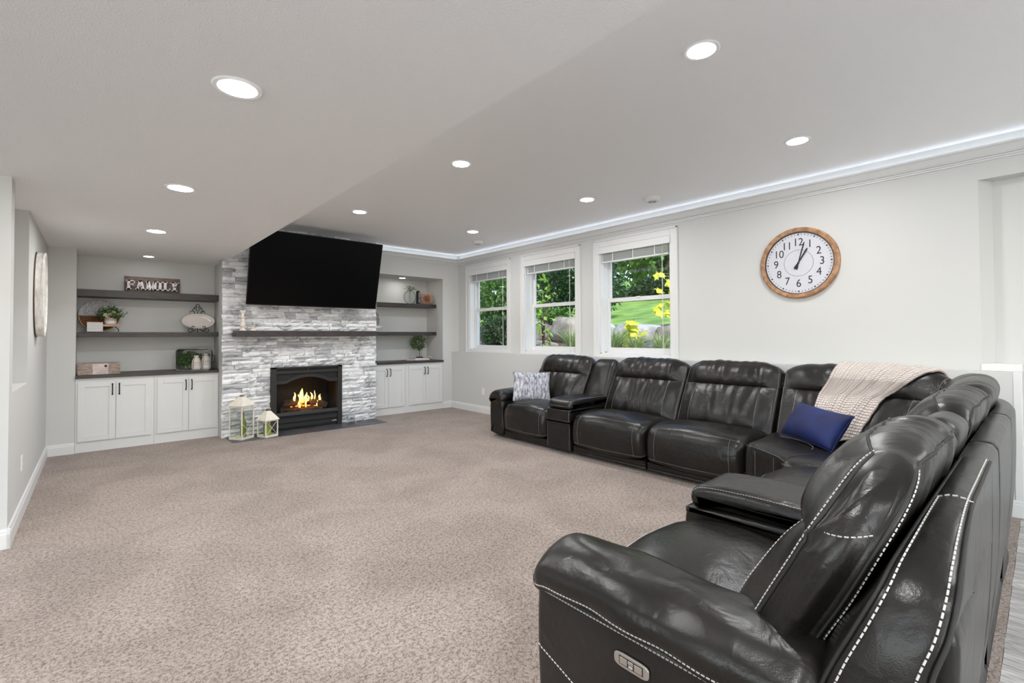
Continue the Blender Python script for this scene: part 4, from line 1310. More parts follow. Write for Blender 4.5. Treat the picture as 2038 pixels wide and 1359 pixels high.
for j in range(NV + 1):
    t = j / NV
    for i in range(NU + 1):
        u = i / NU
        c = 15.0 - 15.0 * min(t / 0.74, 1.0)
        tt = max(0, (min(t / 0.74, 1.0) - 0.25) / 0.75); lft = -0.26 - 0.30 * tt; rgt = 0.86 - 0.74 * tt
        a = lft + (rgt - lft) * u
        fold = 0.019 * (math.sin(u * 17 + 1.5 * math.sin(t * 5)) + 0.6 * math.sin(u * 31 + t * 4)) * (0.35 + 0.9 * t)
        if t > 0.55: fold += 0.020 * max(0, math.sin(u * 9.5 - 1.0)) * (t - 0.55) / 0.45
        if 4.4 < c < 9.0:
            k_ = (c - 4.4) / 4.6
            p = wbA.point(a, 4.4, 0.016 + abs(fold)).lerp(wbA.point(a, 9.0, 0.016 + abs(fold)), k_)
            p += (wbA.point(a, 4.4, 0.1) - wbA.point(a, 4.4, 0.0)) * (-0.10 * math.sin(math.pi * k_))
        else:
            p = wbA.point(a, max(c, 0.001), 0.016 + abs(fold))
        if t > 0.74:
            e = (t - 0.74) / 0.26
            fwd = wbA.point(a, 0.2, 0.0); q = wbA.point(a, 0.2, 0.3)
            dr = (q - fwd); dr.z = 0; dr.normalize()
            p = Vector((p.x, p.y, p.z)) + dr * (0.27 * e) + Vector((0, 0, 0.075 * (1 - e) ** 2 * 0 + 0.012))
            p.z = max(0.505, p.z + 0.065 * (1 - min(1, e * 2.0)) - 0.0) + abs(fold) * 0.5
        vs.append(p); uvs.append((t * 1.55, u * 0.75))
for j in range(NV):
    for i in range(NU):
        a = j * (NU + 1) + i; fs.append((a, a + 1, a + NU + 2, a + NU + 1))
me = bpy.data.meshes.new('throw_blanket'); me.from_pydata(vs, [], fs)
ul = me.uv_layers.new(name='UVMap')
for lp in me.loops: ul.data[lp.index].uv = uvs[lp.vertex_index]
thr = mesh_obj('throw_blanket', me, 'knit', smooth=True)
so_ = thr.modifiers.new('thick', 'SOLIDIFY'); so_.thickness = 0.014; so_.offset = 1
tag(thr, 'blush pink knitted throw draped over the corner of the sectional', 'blanket')

# ------------------------------------------------------------------ cushions
def pillow(name, w, h, t, material, label, M_, seed=0, pinch=0.06):
    n = 26; vs = []; fs = []
    def pt(u, v, s):
        pu = 1 - pinch * (1 - v * v) ; pv = 1 - pinch * (1 - u * u)
        x = u * w / 2 * (1 - pinch * (1 - abs(v)) * 0 ) * (1 - pinch * (v * v - 1) * -1) ; y = v * h / 2 * (1 - pinch * (u * u - 1) * -1)
        d = t / 2 * (max(0, 1 - abs(u) ** 2.6) ** 0.55) * (max(0, 1 - abs(v) ** 2.6) ** 0.55)
        d += 0.006 * noise.noise(Vector((x * 9 + seed, y * 9, s))) * (1 - max(abs(u), abs(v)) ** 4)
        return Vector((x, y, s * d))
    for s in (1, -1):
        b = len(vs)
        for j in range(n + 1):
            for i in range(n + 1):
                vs.append(pt(-1 + 2 * i / n, -1 + 2 * j / n, s))
        for j in range(n):
            for i in range(n):
                a = b + j * (n + 1) + i; q = (a, a + 1, a + n + 2, a + n + 1)
                fs.append(q if s > 0 else q[::-1])
    root = MB().add(vs, fs).build(name, material, smooth=True)
    import bmesh
    bm = bmesh.new(); bm.from_mesh(root.data); bmesh.ops.remove_doubles(bm, verts=bm.verts[:], dist=0.0004); bm.to_mesh(root.data); bm.free()
    root.data.polygons.foreach_set('use_smooth', [True] * len(root.data.polygons))
    root.matrix_world = M_
    # seam piping round the edge
    loop = []
    for k in range(4 * n):
        s_, i = divmod(k, n); f_ = -1 + 2 * i / n
        u, v = ((f_, -1), (1, f_), (-f_, 1), (-1, -f_))[s_]
        loop.append(pt(u, v, 0))
    MB().tube(loop, 0.0032, 5, closed=True).build('piping', material, root, smooth=True)
    return tag(root, label, 'pillow', 'throw pillows on the sectional')
def frame(o, xd, nd):
    """matrix with local x along xd, local z along nd (made square), local y upward"""
    z = Vector(nd).normalized(); x = Vector(xd); x = (x - z * x.dot(z)).normalized(); y = z.cross(x)
    Mx = Matrix((x, y, z)).transposed().to_4x4(); Mx.translation = Vector(o); return Mx
mat('velvet_blue', (0.002, 0.007, 0.055), 0.65, col2=(0.004, 0.017, 0.12), vscale=7, sheen=0.05, bump=0.15, bscale=30, bdist=0.006)
mat('fur_grey', (0.15, 0.155, 0.19), 0.9, col2=(0.62, 0.62, 0.66), vscale=26, stretch=(1.6, 0.55, 1), sheen=0.3, bump=0.8, bscale=60, bdist=0.01, detail=6)
pillow('throw_pillow', 0.54, 0.32, 0.20, 'velvet_blue', 'royal blue velvet lumbar pillow in front of the pink throw', frame((4.36, 1.245, 0.618), (-0.30, -0.44, -0.02), (-0.74, 0.42, 0.60)), 2)
pillow('throw_pillow', 0.50, 0.40, 0.15, 'fur_grey', 'grey faux-fur pillow on the recliner nearest the fireplace', frame((4.375, 4.565, 0.675), (0.40, -0.30, -0.02), (-0.56, -0.72, 0.36)), 5)

# ------------------------------------------------------------------ wall clock (local frame: x right, y up, z out of the wall)
def wall_matrix(loc, xd, nd):
    z = Vector(nd); x = Vector(xd); y = z.cross(x)
    Mx = Matrix((x, y, z)).transposed().to_4x4(); Mx.translation = Vector(loc); return Mx
mat('clock_wood', (0.27, 0.135, 0.065), 0.5, col2=(0.47, 0.27, 0.145), vscale=8, stretch=(3, 3, 1), bump=0.2, bscale=30, bdist=0.003)
mat('linen', (0.60, 0.60, 0.645), 0.85, var=0.10, vscale=160, bump=0.2, bscale=300, bdist=0.002)
mat('ink', (0.012, 0.012, 0.014), 0.5)
clk = thing('wall_clock', 'large round wall clock with a light wood rim and black numerals', 'clock')
clk.matrix_world = wall_matrix((XW, 1.617, 2.066), (0, -1, 0), (-1, 0, 0))
CR = 0.352
MB().lathe([(CR - 0.044, 0.0), (CR - 0.046, 0.030), (CR - 0.038, 0.040), (CR - 0.012, 0.044), (CR, 0.036), (CR + 0.002, 0.0)], n=72).build('rim', 'clock_wood', clk, smooth=True, angle=35)
MB().lathe([(CR - 0.052, 0.016), (CR - 0.050, 0.032), (CR - 0.044, 0.032), (CR - 0.042, 0.016)], n=72).build('inner_ring', 'ink', clk)
MB().lathe([(0.0, 0.018), (CR - 0.045, 0.018), (CR - 0.045, 0.004), (0, 0.004)], n=72).build('face', 'linen', clk)
def flat_text(body, size, name, material, parent, x, y, z, depth=0.0008, sx=1.0):
    cu = bpy.data.curves.new(name, 'FONT'); cu.body = body; cu.size = size; cu.align_x = 'CENTER'; cu.align_y = 'CENTER'; cu.extrude = depth
    tmp = bpy.data.objects.new('tmp', cu); COL.objects.link(tmp)
    dg = bpy.context.evaluated_depsgraph_get(); me = bpy.data.meshes.new_from_object(tmp.evaluated_get(dg)); me.name = name
    bpy.data.objects.remove(tmp); bpy.data.curves.remove(cu)
    me.materials.clear()
    o = mesh_obj(name, me, material, parent); o.location = (x, y, z); o.scale = (sx, 1, 1)
    return o
for h_ in range(1, 13):
    t = rad(90 - 30 * h_)
    flat_text(str(h_), 0.108, 'numeral', 'ink', clk, 0.205 * math.cos(t), 0.205 * math.sin(t), 0.0185, sx=0.88)
tk = {}
for k in range(60):
    t = rad(90 - 6 * k); big = k % 5 == 0
    if big not in tk:
        q = MB(); L, w = (0.014, 0.013) if big else (0.014, 0.0045)
        q.box((-L / 2, -w / 2, 0), (L / 2, w / 2, 0.0008)); tk[big] = q.build('minute_mark', 'ink', clk); o = tk[big]
    else:
        o = tk[big].copy(); COL.objects.link(o); o.parent = clk
    o.location = (0.283 * math.cos(t), 0.283 * math.sin(t), 0.0182); o.rotation_euler = (0, 0, t)
MB().tube([(0.130 * math.cos(2 * math.pi * k / 64), 0.130 * math.sin(2 * math.pi * k / 64), 0.0185) for k in range(64)], 0.0012, 5, closed=True).build('inner_circle', 'ink', clk)
def hand(ang, L, tail, w, nm, z):
    q = MB(); q.prism([(-tail, -w * 0.9), (-tail * 0.75, -w * 1.1), (0, -w * 0.45), (L * 0.9, -w * 0.75), (L, 0), (L * 0.9, w * 0.75), (0, w * 0.45), (-tail * 0.75, w * 1.1), (-tail, w * 0.9)], 0, 0.002)
    o = q.build(nm, 'ink', clk); o.location = (0, 0, z); o.rotation_euler = (0, 0, rad(90 - ang))
hand(15, 0.215, 0.065, 0.0085, 'minute_hand', 0.024)
hand(31, 0.165, 0.065, 0.0105, 'hour_hand', 0.028)
MB().lathe([(0.009, 0.018), (0.009, 0.032), (0, 0.034)], n=16).build('hub', 'ink', clk)

# ------------------------------------------------------------------ round rustic wall drum on the left wall
mat('white_wash', (0.64, 0.60, 0.55), 0.8, col2=(0.84, 0.82, 0.79), vscale=6, stretch=(2, 2, 6), bump=0.3, bscale=30, bdist=0.004)
mat('rust_band', (0.085, 0.055, 0.035), 0.7)
dr = thing('wall_decor', 'tall oval whitewashed wooden drum clock hanging on the left wall', 'wall decor')
dr.matrix_world = wall_matrix((XL, 6.13, 1.750), (0, 1, 0), (1, 0, 0)); dr.scale = (0.66, 1, 1)
RD = 0.385
MB().lathe([(RD - 0.02, 0.0), (RD - 0.012, 0.060), (RD, 0.062), (RD + 0.002, 0.0)], n=56).build('hoop', 'white_wash', dr, smooth=True, angle=35)
MB().lathe([(RD - 0.004, 0.0), (RD + 0.006, 0.0), (RD + 0.006, 0.010), (RD + 0.001, 0.011)], n=56).build('back_band', 'rust_band', dr)
MB().lathe([(RD - 0.020, 0.056), (RD - 0.022, 0.066), (RD + 0.003, 0.066), (RD + 0.004, 0.054)], n=56).build('front_band', 'white_wash', dr)
for i in range(6):
    y0 = -RD + 0.02 + i * (2 * RD - 0.04) / 6; y1 = y0 + (2 * RD - 0.04) / 6 - 0.004
    poly = []
    rr_ = RD - 0.018
    for k in range(7): y = y0 + (y1 - y0) * k / 6; poly.append((math.sqrt(max(0, rr_ ** 2 - y * y)), y))
    for k in range(6, -1, -1): y = y0 + (y1 - y0) * k / 6; poly.append((-math.sqrt(max(0, rr_ ** 2 - y * y)), y))
    MB().prism(poly, 0.015, 0.024).build('board', 'white_wash', dr)
q = MB(); q.bar((0, 0, 0.034), (0.02, 0.20, 0.034), 0.014, 0.003, (0, 0, 1)); q.build('minute_hand', 'rust_band', dr)
q = MB(); q.bar((0, 0, 0.030), (0.12, -0.05, 0.030), 0.018, 0.003, (0, 0, 1)); q.build('hour_hand', 'rust_band', dr)
MB().lathe([(0.022, 0.024), (0.018, 0.046), (0, 0.060)], n=14).build('hub', 'rust_band', dr)

# ------------------------------------------------------------------ FAMILY sign
mat('barn_wood', (0.085, 0.058, 0.048), 0.8, col2=(0.19, 0.14, 0.12), vscale=6, stretch=(2, 10, 18), bump=0.3, bscale=20, bdist=0.004)
mat('letter_white', (0.68, 0.66, 0.68), 0.7, var=0.12, vscale=40)
sg = thing('family_sign', 'dark barnwood sign with white raised letters reading FAMILY', 'sign', (0.562, 7.86, 1.945))
SW, SH = 0.595, 0.205
for i in range(3):
    MB().box((-SW / 2, 0, i * SH / 3 + 0.0008), (SW / 2, 0.018, (i + 1) * SH / 3 - 0.0008)).build('board', 'barn_wood', sg)
def letter(ch, x, w):
    h = 0.118; z0 = 0.034; y0, y1 = -0.022, 0.0; s = 0.030; e = 0.013
    q = MB()
    def bx(xa, za, xb, zb): q.box((x + xa, y0, z0 + za), (x + xb, y1, z0 + zb))
    def sl(xa, za, xb, zb, t=0.026):   # slanted stroke as a prism
        q.prism([(x + xa - t / 2, z0 + za), (x + xa + t / 2, z0 + za), (x + xb + t / 2, z0 + zb), (x + xb - t / 2, z0 + zb)], y0, y1, ax=1)
    if ch == 'F':
        bx(0.010, 0, 0.010 + s, h); bx(0, 0, s + 0.022, e); bx(0, h - e, w, h); bx(w - 0.012, h - 0.034, w, h); bx(s, h * 0.50, w - 0.018, h * 0.50 + 0.016); bx(w - 0.026, h * 0.42, w - 0.014, h * 0.70)
    elif ch == 'A':
        sl(0.020, 0, w / 2 - 0.004, h, 0.022); sl(w - 0.022, 0, w / 2 + 0.004, h, 0.032); bx(0.030, h * 0.30, w - 0.032, h * 0.30 + 0.014); bx(0, 0, 0.042, e); bx(w - 0.046, 0, w, e); bx(w / 2 - 0.02, h - 0.012, w / 2 + 0.02, h)
    elif ch == 'M':
        bx(0.010, 0, 0.030, h); bx(w - 0.040, 0, w - 0.010, h); sl(0.026, h, w / 2 - 0.004, 0.0, 0.030); sl(w - 0.034, h, w / 2 + 0.002, 0.0, 0.020); bx(0, 0, 0.042, e); bx(w - 0.052, 0, w, e); bx(0, h - e, 0.036, h); bx(w - 0.040, h - e, w, h)
    elif ch == 'I':
        bx(w / 2 - s / 2, 0, w / 2 + s / 2, h); bx(0, 0, w, e); bx(0, h - e, w, h)
    elif ch == 'L':
        bx(0.010, 0, 0.010 + s, h); bx(0, h - e, s + 0.020, h); bx(0, 0, w, e); bx(w - 0.014, 0, w, 0.036)
    elif ch == 'Y':
        bx(w / 2 - s / 2, 0, w / 2 + s / 2, h * 0.48); sl(w / 2 - 0.002, h * 0.42, 0.022, h, 0.030); sl(w / 2 + 0.004, h * 0.42, w - 0.018, h, 0.018); bx(w / 2 - 0.030, 0, w / 2 + 0.030, e); bx(0, h - e, 0.046, h); bx(w - 0.038, h - e, w, h)
    q.build('letter', 'letter_white', sg)
xx = -SW / 2 + 0.020
for ch, w in (('F', 0.090), ('A', 0.104), ('M', 0.126), ('I', 0.056), ('L', 0.082), ('Y', 0.090)):
    letter(ch, xx, w); xx += w + 0.0015

# ------------------------------------------------------------------ leaves
def leaf_quad(mb, p, d, nrm, L, w):
    d = d.normalized(); s = d.cross(nrm).normalized() * w / 2
    mid = p + d * L * 0.5 + nrm * L * 0.06
    mb.add([p, mid + s, p + d * L, mid - s], [(0, 1, 2), (0, 2, 3)])
def leaf_ball(c, rx, ry, rz, n, L, w, seed, droop=0.0, shell=0.35):
    r_ = random.Random(seed); mb = MB(); c = Vector(c)
    for _ in range(n):
        v = Vector((r_.gauss(0, 1), r_.gauss(0, 1), r_.gauss(0, 1))).normalized()
        k = (shell + (1 - shell) * r_.random()) ** 0.6
        p = c + Vector((v.x * rx, v.y * ry, v.z * rz)) * k
        d = (v + Vector((r_.uniform(-.8, .8), r_.uniform(-.8, .8), r_.uniform(-.8, .8) - droop))).normalized()
        nn = Vector((r_.uniform(-1, 1), r_.uniform(-1, 1), r_.uniform(0.2, 1.2))).normalized()
        leaf_quad(mb, p, d, nn, L * r_.uniform(0.7, 1.25), w * r_.uniform(0.7, 1.25))
    return mb

# ------------------------------------------------------------------ lower left shelf
zs = 1.420
mat('wicker_brown', (0.075, 0.030, 0.014), 0.7, col2=(0.30, 0.125, 0.055), vscale=90, bump=0.9, bscale=120, bdist=0.008)
mat('wicker_grey', (0.22, 0.22, 0.23), 0.7, col2=(0.72, 0.72, 0.74), vscale=90, bump=0.9, bscale=120, bdist=0.008)
mat('rattan_rim', (0.42, 0.27, 0.12), 0.6)
tr_ = thing('woven_tray', 'round woven tray, grey above and brown below, leaning in the shelf corner', 'tray', (0.031, 7.975, zs + 0.012))
tr_.rotation_euler = (rad(-10), 0, 0)
TR = 0.198
def disc_half(lo, nm, mt):
    q = MB(); vs = []; fs = []; NR, NA = 16, 40
    for j in range(NR + 1):
        r0 = TR * j / NR
        for i in range(NA + 1):
            t = math.pi * i / NA + (math.pi if lo else 0)
            ridge = 0.003 * (1 if (j + i) % 2 else -1)
            y = -0.004 + ridge + (-0.030 * max(0, (j / NR - 0.8) / 0.2) ** 1.5)
            vs.append((r0 * math.cos(t), y, TR + r0 * math.sin(t)))
    for j in range(NR):
        for i in range(NA):
            a = j * (NA + 1) + i; fs.append((a, a + 1, a + NA + 2, a + NA + 1))
    o = q.add(vs, fs).build(nm, mt, tr_); sd = o.modifiers.new('thick', 'SOLIDIFY'); sd.thickness = 0.006
disc_half(False, 'grey_weave', 'wicker_grey'); disc_half(True, 'brown_weave', 'wicker_brown')
for lo, mt in ((0, 'wicker_grey'), (1, 'rattan_rim')):
    MB().tube([(TR * math.cos(math.pi * k / 32 + math.pi * lo), -0.036, TR + TR * math.sin(math.pi * k / 32 + math.pi * lo)) for k in range(33)], 0.006, 7).build('rim', mt, tr_, smooth=True)
bx_ = thing('planter_box', 'small white square planter box in front of the woven tray', 'box', (-0.012, 7.80, zs))
mat('white_plank', (0.66, 0.65, 0.66), 0.7, var=0.08, vscale=12, stretch=(2, 2, 12))
for i in range(3):
    MB().box((-0.074, -0.045, 0.006 + i * 0.038), (0.074, 0.045, 0.0435 + i * 0.038)).build('plank', 'white_plank', bx_, bevel=0.001)
MB().box((-0.072, -0.043, 0.0), (0.072, 0.043, 0.008)).build('base', 'black_metal', bx_)
mat('pale_wood', (0.46, 0.26, 0.16), 0.6, col2=(0.62, 0.40, 0.28), vscale=6, stretch=(2, 12, 8))
q = MB(); q.box((-0.076, -0.047, 0.118), (0.076, -0.037, 0.126)); q.box((-0.076, 0.037, 0.118), (0.076, 0.047, 0.126)); q.box((-0.076, -0.037, 0.118), (-0.066, 0.037, 0.126)); q.box((0.066, -0.037, 0.118), (0.076, 0.037, 0.126))
q.build('rim', 'pale_wood', bx_)
rsr = thing('plant_riser', 'small wooden riser with black wire legs under the potted plant', 'riser', (0.135, 7.86, zs))
MB().box((-0.080, -0.055, 0.072), (0.080, 0.055, 0.098)).build('top', 'pale_wood', rsr, bevel=0.002)
for sx in (-1, 1):
    for sy in (-1, 1):
        q = MB(); pts = [(sx * (0.040 + 0.02 * math.sin(3 * t)) + sx * 0.032 * t, sy * 0.042, 0.072 - 0.069 * t) for t in lerp_seq(0, 1, 8)]
        q.tube(pts, 0.0032, 5); q.build('leg', 'black_metal', rsr)
pp = thing('potted_plant', 'leafy green plant with cream blooms in a two-tone pot', 'plant', (0.135, 7.86, zs + 0.098))
mat('pot_white', (0.74, 0.71, 0.69), 0.35); mat('pot_blush', (0.42, 0.31, 0.29), 0.5)
MB().lathe([(0.048, 0.0), (0.056, 0.008), (0.060, 0.030), (0.062, 0.046)], n=28).build('pot', 'pot_white', pp, smooth=True, angle=60)
MB().lathe([(0.062, 0.046), (0.063, 0.082), (0.058, 0.082), (0.056, 0.060), (0.0, 0.060)], n=28).build('pot_band', 'pot_blush', pp, smooth=True, angle=40)
leaf_ball((-0.005, -0.01, 0.135), 0.115, 0.075, 0.085, 340, 0.034, 0.016, 31, 0, 0.2).build('foliage', 'leaf_indoor', pp)
q = MB()
for (x, z, L) in ((-0.055, 0.20, 0), (0.030, 0.235, 0), (0.115, 0.200, 0), (0.165, 0.150, 0), (-0.02, 0.225, 0), (0.14, 0.11, 0)):
    q.tube([(0, 0, 0.06), (x * 0.5, -0.01, 0.06 + (z - 0.06) * 0.65), (x, -0.02, z)], 0.0016, 4)
q.build('stem', 'leaf_indoor', pp)
q = MB(); r_ = random.Random(5)
for (x, z) in ((-0.055, 0.20), (0.030, 0.235), (0.115, 0.200), (0.165, 0.150), (-0.02, 0.225), (0.14, 0.11)):
    for k in range(12):
        t = 0.55 + 0.45 * k / 11
        p = Vector((x * t, -0.02 * t, 0.06 + (z - 0.06) * t))
        d = Vector((r_.uniform(-1, 1), r_.uniform(-1, 0.4), r_.uniform(-0.4, 1)))
        leaf_quad(q, p, d, Vector((0, -1, 0.4)).normalized(), 0.020, 0.011)
q.build('sprigs', 'leaf_indoor', pp)
for i, (x, y, z, s) in enumerate([(-0.045, -0.075, 0.115, 0.024), (-0.030, -0.080, 0.100, 0.02), (0.028, -0.080, 0.155, 0.018), (-0.005, -0.075, 0.125, 0.014), (0.065, -0.05, 0.135, 0.014)]):
    leaf_ball((x, y, z), s * .6, s * .5, s * .6, 26, s * .9, s * .8, 60 + i, 0, 0.3).build('bloom', 'petal_cream', pp)

# oval platter on a scroll easel
mat('ceramic_blush', (0.74, 0.68, 0.64), 0.22, var=0.03, vscale=8, spec=0.6)
es = thing('plate_easel', 'black scrollwork iron easel holding the oval platter', 'plate stand', (1.078, 7.93, zs))
def arc(cx, cz, r0, a0, a1, y=0.0, n=14, r1=None):
    r1 = r1 if r1 is not None else r0
    return [(cx + (r0 + (r1 - r0) * k / n) * math.cos(rad(a0 + (a1 - a0) * k / n)), y, cz + (r0 + (r1 - r0) * k / n) * math.sin(rad(a0 + (a1 - a0) * k / n))) for k in range(n + 1)]
q = MB(); tw = 0.0042
q.tube([(0, 0.03, 0.30), (0, 0.04, 0.15), (0, 0.03, 0.03), (0, 0.085, 0.004)], tw, 6)
q.tube(arc(0, 0.378, 0.022, -60, 240, 0.03), tw, 6)
q.build('spine', 'black_metal', es)
for s_ in (-1, 1):
    for (cx, cz, r0) in ((0.030, 0.345, 0.018), (0.040, 0.310, 0.030), (0.072, 0.275, 0.036)):
        MB().tube([(s_ * x, 0.03, z) for x, _, z in arc(cx, cz, r0, 200, -110 if r0 < 0.035 else 10, 0, 16, r0 * 0.55)], tw, 6).build('scroll', 'black_metal', es)
    pts = [(0, 0.03, 0.035)] + [(s_ * x, -0.045, z) for x, _, z in arc(0.105, 0.035, 0.028, -110, 190, 0, 18, 0.012)]
    pts = [(s_ * 0.02, 0.01, 0.045), (s_ * 0.05, -0.03, 0.022), (s_ * 0.085, -0.05, 0.006)] + [(s_ * x, -0.05, z) for x, _, z in arc(0.098, 0.032, 0.028, -70, 210, 0, 16, 0.012)]
    MB().tube(pts, tw, 6).build('foot_scroll', 'black_metal', es)
    pts = [(s_ * 0.045, -0.02, 0.022), (s_ * 0.070, -0.055, 0.035), (s_ * 0.078, -0.060, 0.065)] + [(s_ * x, -0.060, z) for x, _, z in arc(0.060, 0.072, 0.020, -20, 200, 0, 12, 0.010)]
    MB().tube(pts, tw, 6).build('front_hook', 'black_metal', es)
pl = thing('oval_platter', 'glossy blush oval platter on the black scroll easel', 'platter', (1.080, 7.895, zs + 0.050))
pl.rotation_euler = (rad(-14), 0, 0)
q = MB(); vs = []; fs = []; NA = 48
rings = [(0.0, 0.004), (0.5, 0.004), (0.74, 0.0), (0.86, -0.010), (0.97, -0.022), (1.0, -0.020), (0.97, -0.014), (0.84, 0.004), (0.70, 0.012), (0.0, 0.014)]
for k_, y in rings:
    for i in range(NA):
        t = 2 * math.pi * i / NA; vs.append((0.197 * k_ * math.cos(t), y, 0.108 + 0.108 * k_ * math.sin(t)))
for j in range(len(rings) - 1):
    for i in range(NA): i2 = (i + 1) % NA; fs.append((j * NA + i, j * NA + i2, (j + 1) * NA + i2, (j + 1) * NA + i))
q.add(vs, fs).build('plate', 'ceramic_blush', pl, smooth=True)

# ------------------------------------------------------------------ left worktop
zc_ = 0.905
mat('plank_grey', (0.26, 0.19, 0.15), 0.8, col2=(0.46, 0.37, 0.31), vscale=7, stretch=(3, 12, 14), bump=0.3, bscale=24, bdist=0.003)
mat('plank_pink', (0.58, 0.46, 0.43), 0.75, col2=(0.72, 0.62, 0.59), vscale=7, stretch=(3, 12, 14), bump=0.2, bscale=24, bdist=0.003)
wb_ = thing('wooden_box', 'low rustic plank box with mixed grey and pale boards', 'box', (0.028, 7.72, zc_))
wb_.rotation_euler = (0, 0, rad(2))
for (a, b, mt) in ((-0.195, -0.062, 'plank_grey'), (-0.062, 0.085, 'plank_pink'), (0.085, 0.197, 'plank_grey')):
    for i in range(2):
        MB().box((a + 0.0007, -0.10, i * 0.064 + 0.0005), (b - 0.0007, -0.086, (i + 1) * 0.064)).build('board', mt, wb_, bevel=0.001)
q = MB(); q.box((-0.195, -0.086, 0), (-0.183, 0.10, 0.126)); q.box((0.185, -0.086, 0), (0.197, 0.10, 0.126)); q.box((-0.183, 0.088, 0), (0.185, 0.10, 0.126)); q.box((-0.183, -0.086, 0.002), (0.185, 0.088, 0.012))
q.build('box_body', 'plank_grey', wb_)
MB().box((-0.195, -0.098, 0.1285), (0.197, 0.10, 0.138)).build('lid', 'plank_grey', wb_, bevel=0.001)
q = MB(); q.box((0.048, -0.1035, 0.090), (0.072, -0.0985, 0.112)); q.tube([(0.052, -0.106, 0.095), (0.060, -0.110, 0.088), (0.068, -0.106, 0.095)], 0.0025, 5)
q.build('latch', 'black_metal', wb_)

mat('galvanised', (0.30, 0.31, 0.30), 0.42, 0.85, var=0.25, vscale=9)
tub = thing('metal_tub', 'galvanised metal tub lying on its side on the left worktop', 'tub', (0.985, 7.625, zc_), rad(-20))
def rrect(w, h, r, n=6, z0=0.0):
    pts = []
    for (cx, cz, a0) in ((w / 2 - r, z0 + r, -90), (w / 2 - r, z0 + h - r, 0), (-w / 2 + r, z0 + h - r, 90), (-w / 2 + r, z0 + r, 180)):
        for k in range(n + 1):
            t = rad(a0 + 90 * k / n); pts.append((cx + r * math.cos(t), cz + r * math.sin(t)))
    return pts
A_, B_ = rrect(0.400, 0.290, 0.045), rrect(0.392, 0.282, 0.042, z0=0.004)
n = len(A_); vs = []; fs = []
C_ = rrect(0.36, 0.262, 0.04, z0=0.012); D_ = rrect(0.352, 0.254, 0.038, z0=0.016)
for ring, y in ((A_, 0.0), (B_, 0.0), (D_, 0.26), (C_, 0.27)):
    pass
vs = [(x, 0.0, z) for x, z in A_] + [(x, 0.27, z) for x, z in C_] + [(x, 0.0, z) for x, z in B_] + [(x, 0.262, z) for x, z in D_]
for i in range(n):
    j = (i + 1) % n
    fs += [(i, j, n + j, n + i), (2 * n + i, 3 * n + i, 3 * n + j, 2 * n + j), (i, 2 * n + i, 2 * n + j, j)]
fs += [tuple(range(n, 2 * n)), tuple(range(4 * n - 1, 3 * n - 1, -1))]
MB().add(vs, fs).build('body', 'galvanised', tub, smooth=True, angle=40)
MB().tube([(x, -0.001, z) for x, z in A_], 0.0045, 6, closed=True).build('rolled_rim', 'galvanised', tub, smooth=True)
MB().tube([(0.195, 0.13, 0.09), (0.222, 0.13, 0.10), (0.224, 0.13, 0.145), (0.222, 0.13, 0.19), (0.193, 0.13, 0.20)], 0.004, 6).build('handle', 'black_metal', tub, smooth=True)
gr = tag(leaf_ball((0.965, 7.755, zc_ + 0.140), 0.145, 0.08, 0.105, 620, 0.030, 0.018, 41, 0, 0.1).build('greenery_bundle', 'leaf_indoor'),
         'bunch of dark green foliage inside the metal tub', 'greenery')
mat('vase_chalk', (0.70, 0.63, 0.59), 0.6, col2=(0.80, 0.77, 0.74), vscale=9)
mat('twine', (0.42, 0.28, 0.18), 0.9)
def vase(x, y, s, label):
    t = thing('ceramic_vase', label, 'vase', (x, y, zc_ + 0.006), 0, 'chalk vases in the tub')
    MB().lathe([(0.046 * s, 0), (0.056 * s, 0.006 * s), (0.058 * s, 0.05 * s), (0.054 * s, 0.10 * s), (0.040 * s, 0.150 * s), (0.026 * s, 0.168 * s), (0.034 * s, 0.190 * s), (0.030 * s, 0.190 * s), (0.020 * s, 0.168 * s), (0.0, 0.16 * s)], n=24).build('body', 'vase_chalk', t, smooth=True)
    for k in range(3):
        MB().lathe([(0.0575 * s, (0.055 + 0.02 * k) * s), (0.0595 * s, (0.057 + 0.02 * k) * s), (0.0575 * s, (0.059 + 0.02 * k) * s)], n=24).build('band', 'plastic_grey', t)
    q = MB(); q.lathe([(0.027 * s, 0.164 * s), (0.031 * s, 0.168 * s), (0.027 * s, 0.172 * s)], n=20)
    q.tube([(-0.020 * s, -0.022 * s, 0.166 * s), (-0.034 * s, -0.038 * s, 0.12 * s), (-0.040 * s, -0.045 * s, 0.06 * s), (-0.042 * s, -0.046 * s, 0.015 * s)], 0.0035 * s, 5)
    q.build('twine', 'twine', t, smooth=True)
vase(1.030, 7.690, 1.0, 'chalky white vase tied with twine, left one in the tub')
vase(1.150, 7.745, 1.12, 'chalky white vase tied with twine, right one in the tub')

# ------------------------------------------------------------------ right shelves
zr = 1.957
rv = thing('ring_vase', 'clear round vase in a black ring holding olive sprigs', 'vase', (4.405, 7.88, zr))
MB().tube([(0.122 * math.cos(t), 0, 0.126 + 0.122 * math.sin(t)) for t in [2 * math.pi * k / 48 for k in range(48)]], 0.0045, 7, closed=True).build('ring', 'black_metal', rv, smooth=True)
vs = []
MB().lathe([(0.0, -0.009), (0.117, -0.009), (0.117, 0.009), (0.0, 0.009)], (0, 0, 0.126), 40, Matrix.Rotation(rad(90), 3, 'X')).build('glass_disc', 'clear_glass', rv)
MB().lathe([(0.021, 0.016), (0.023, 0.02), (0.023, 0.235), (0.020, 0.235), (0.020, 0.022), (0.0, 0.020)], n=20).build('glass_tube', 'clear_glass', rv, smooth=True, angle=40)
MB().box((-0.060, -0.022, 0.0), (0.060, 0.022, 0.008)).build('foot', 'black_metal', rv)
q = MB(); r_ = random.Random(9); q2 = MB()
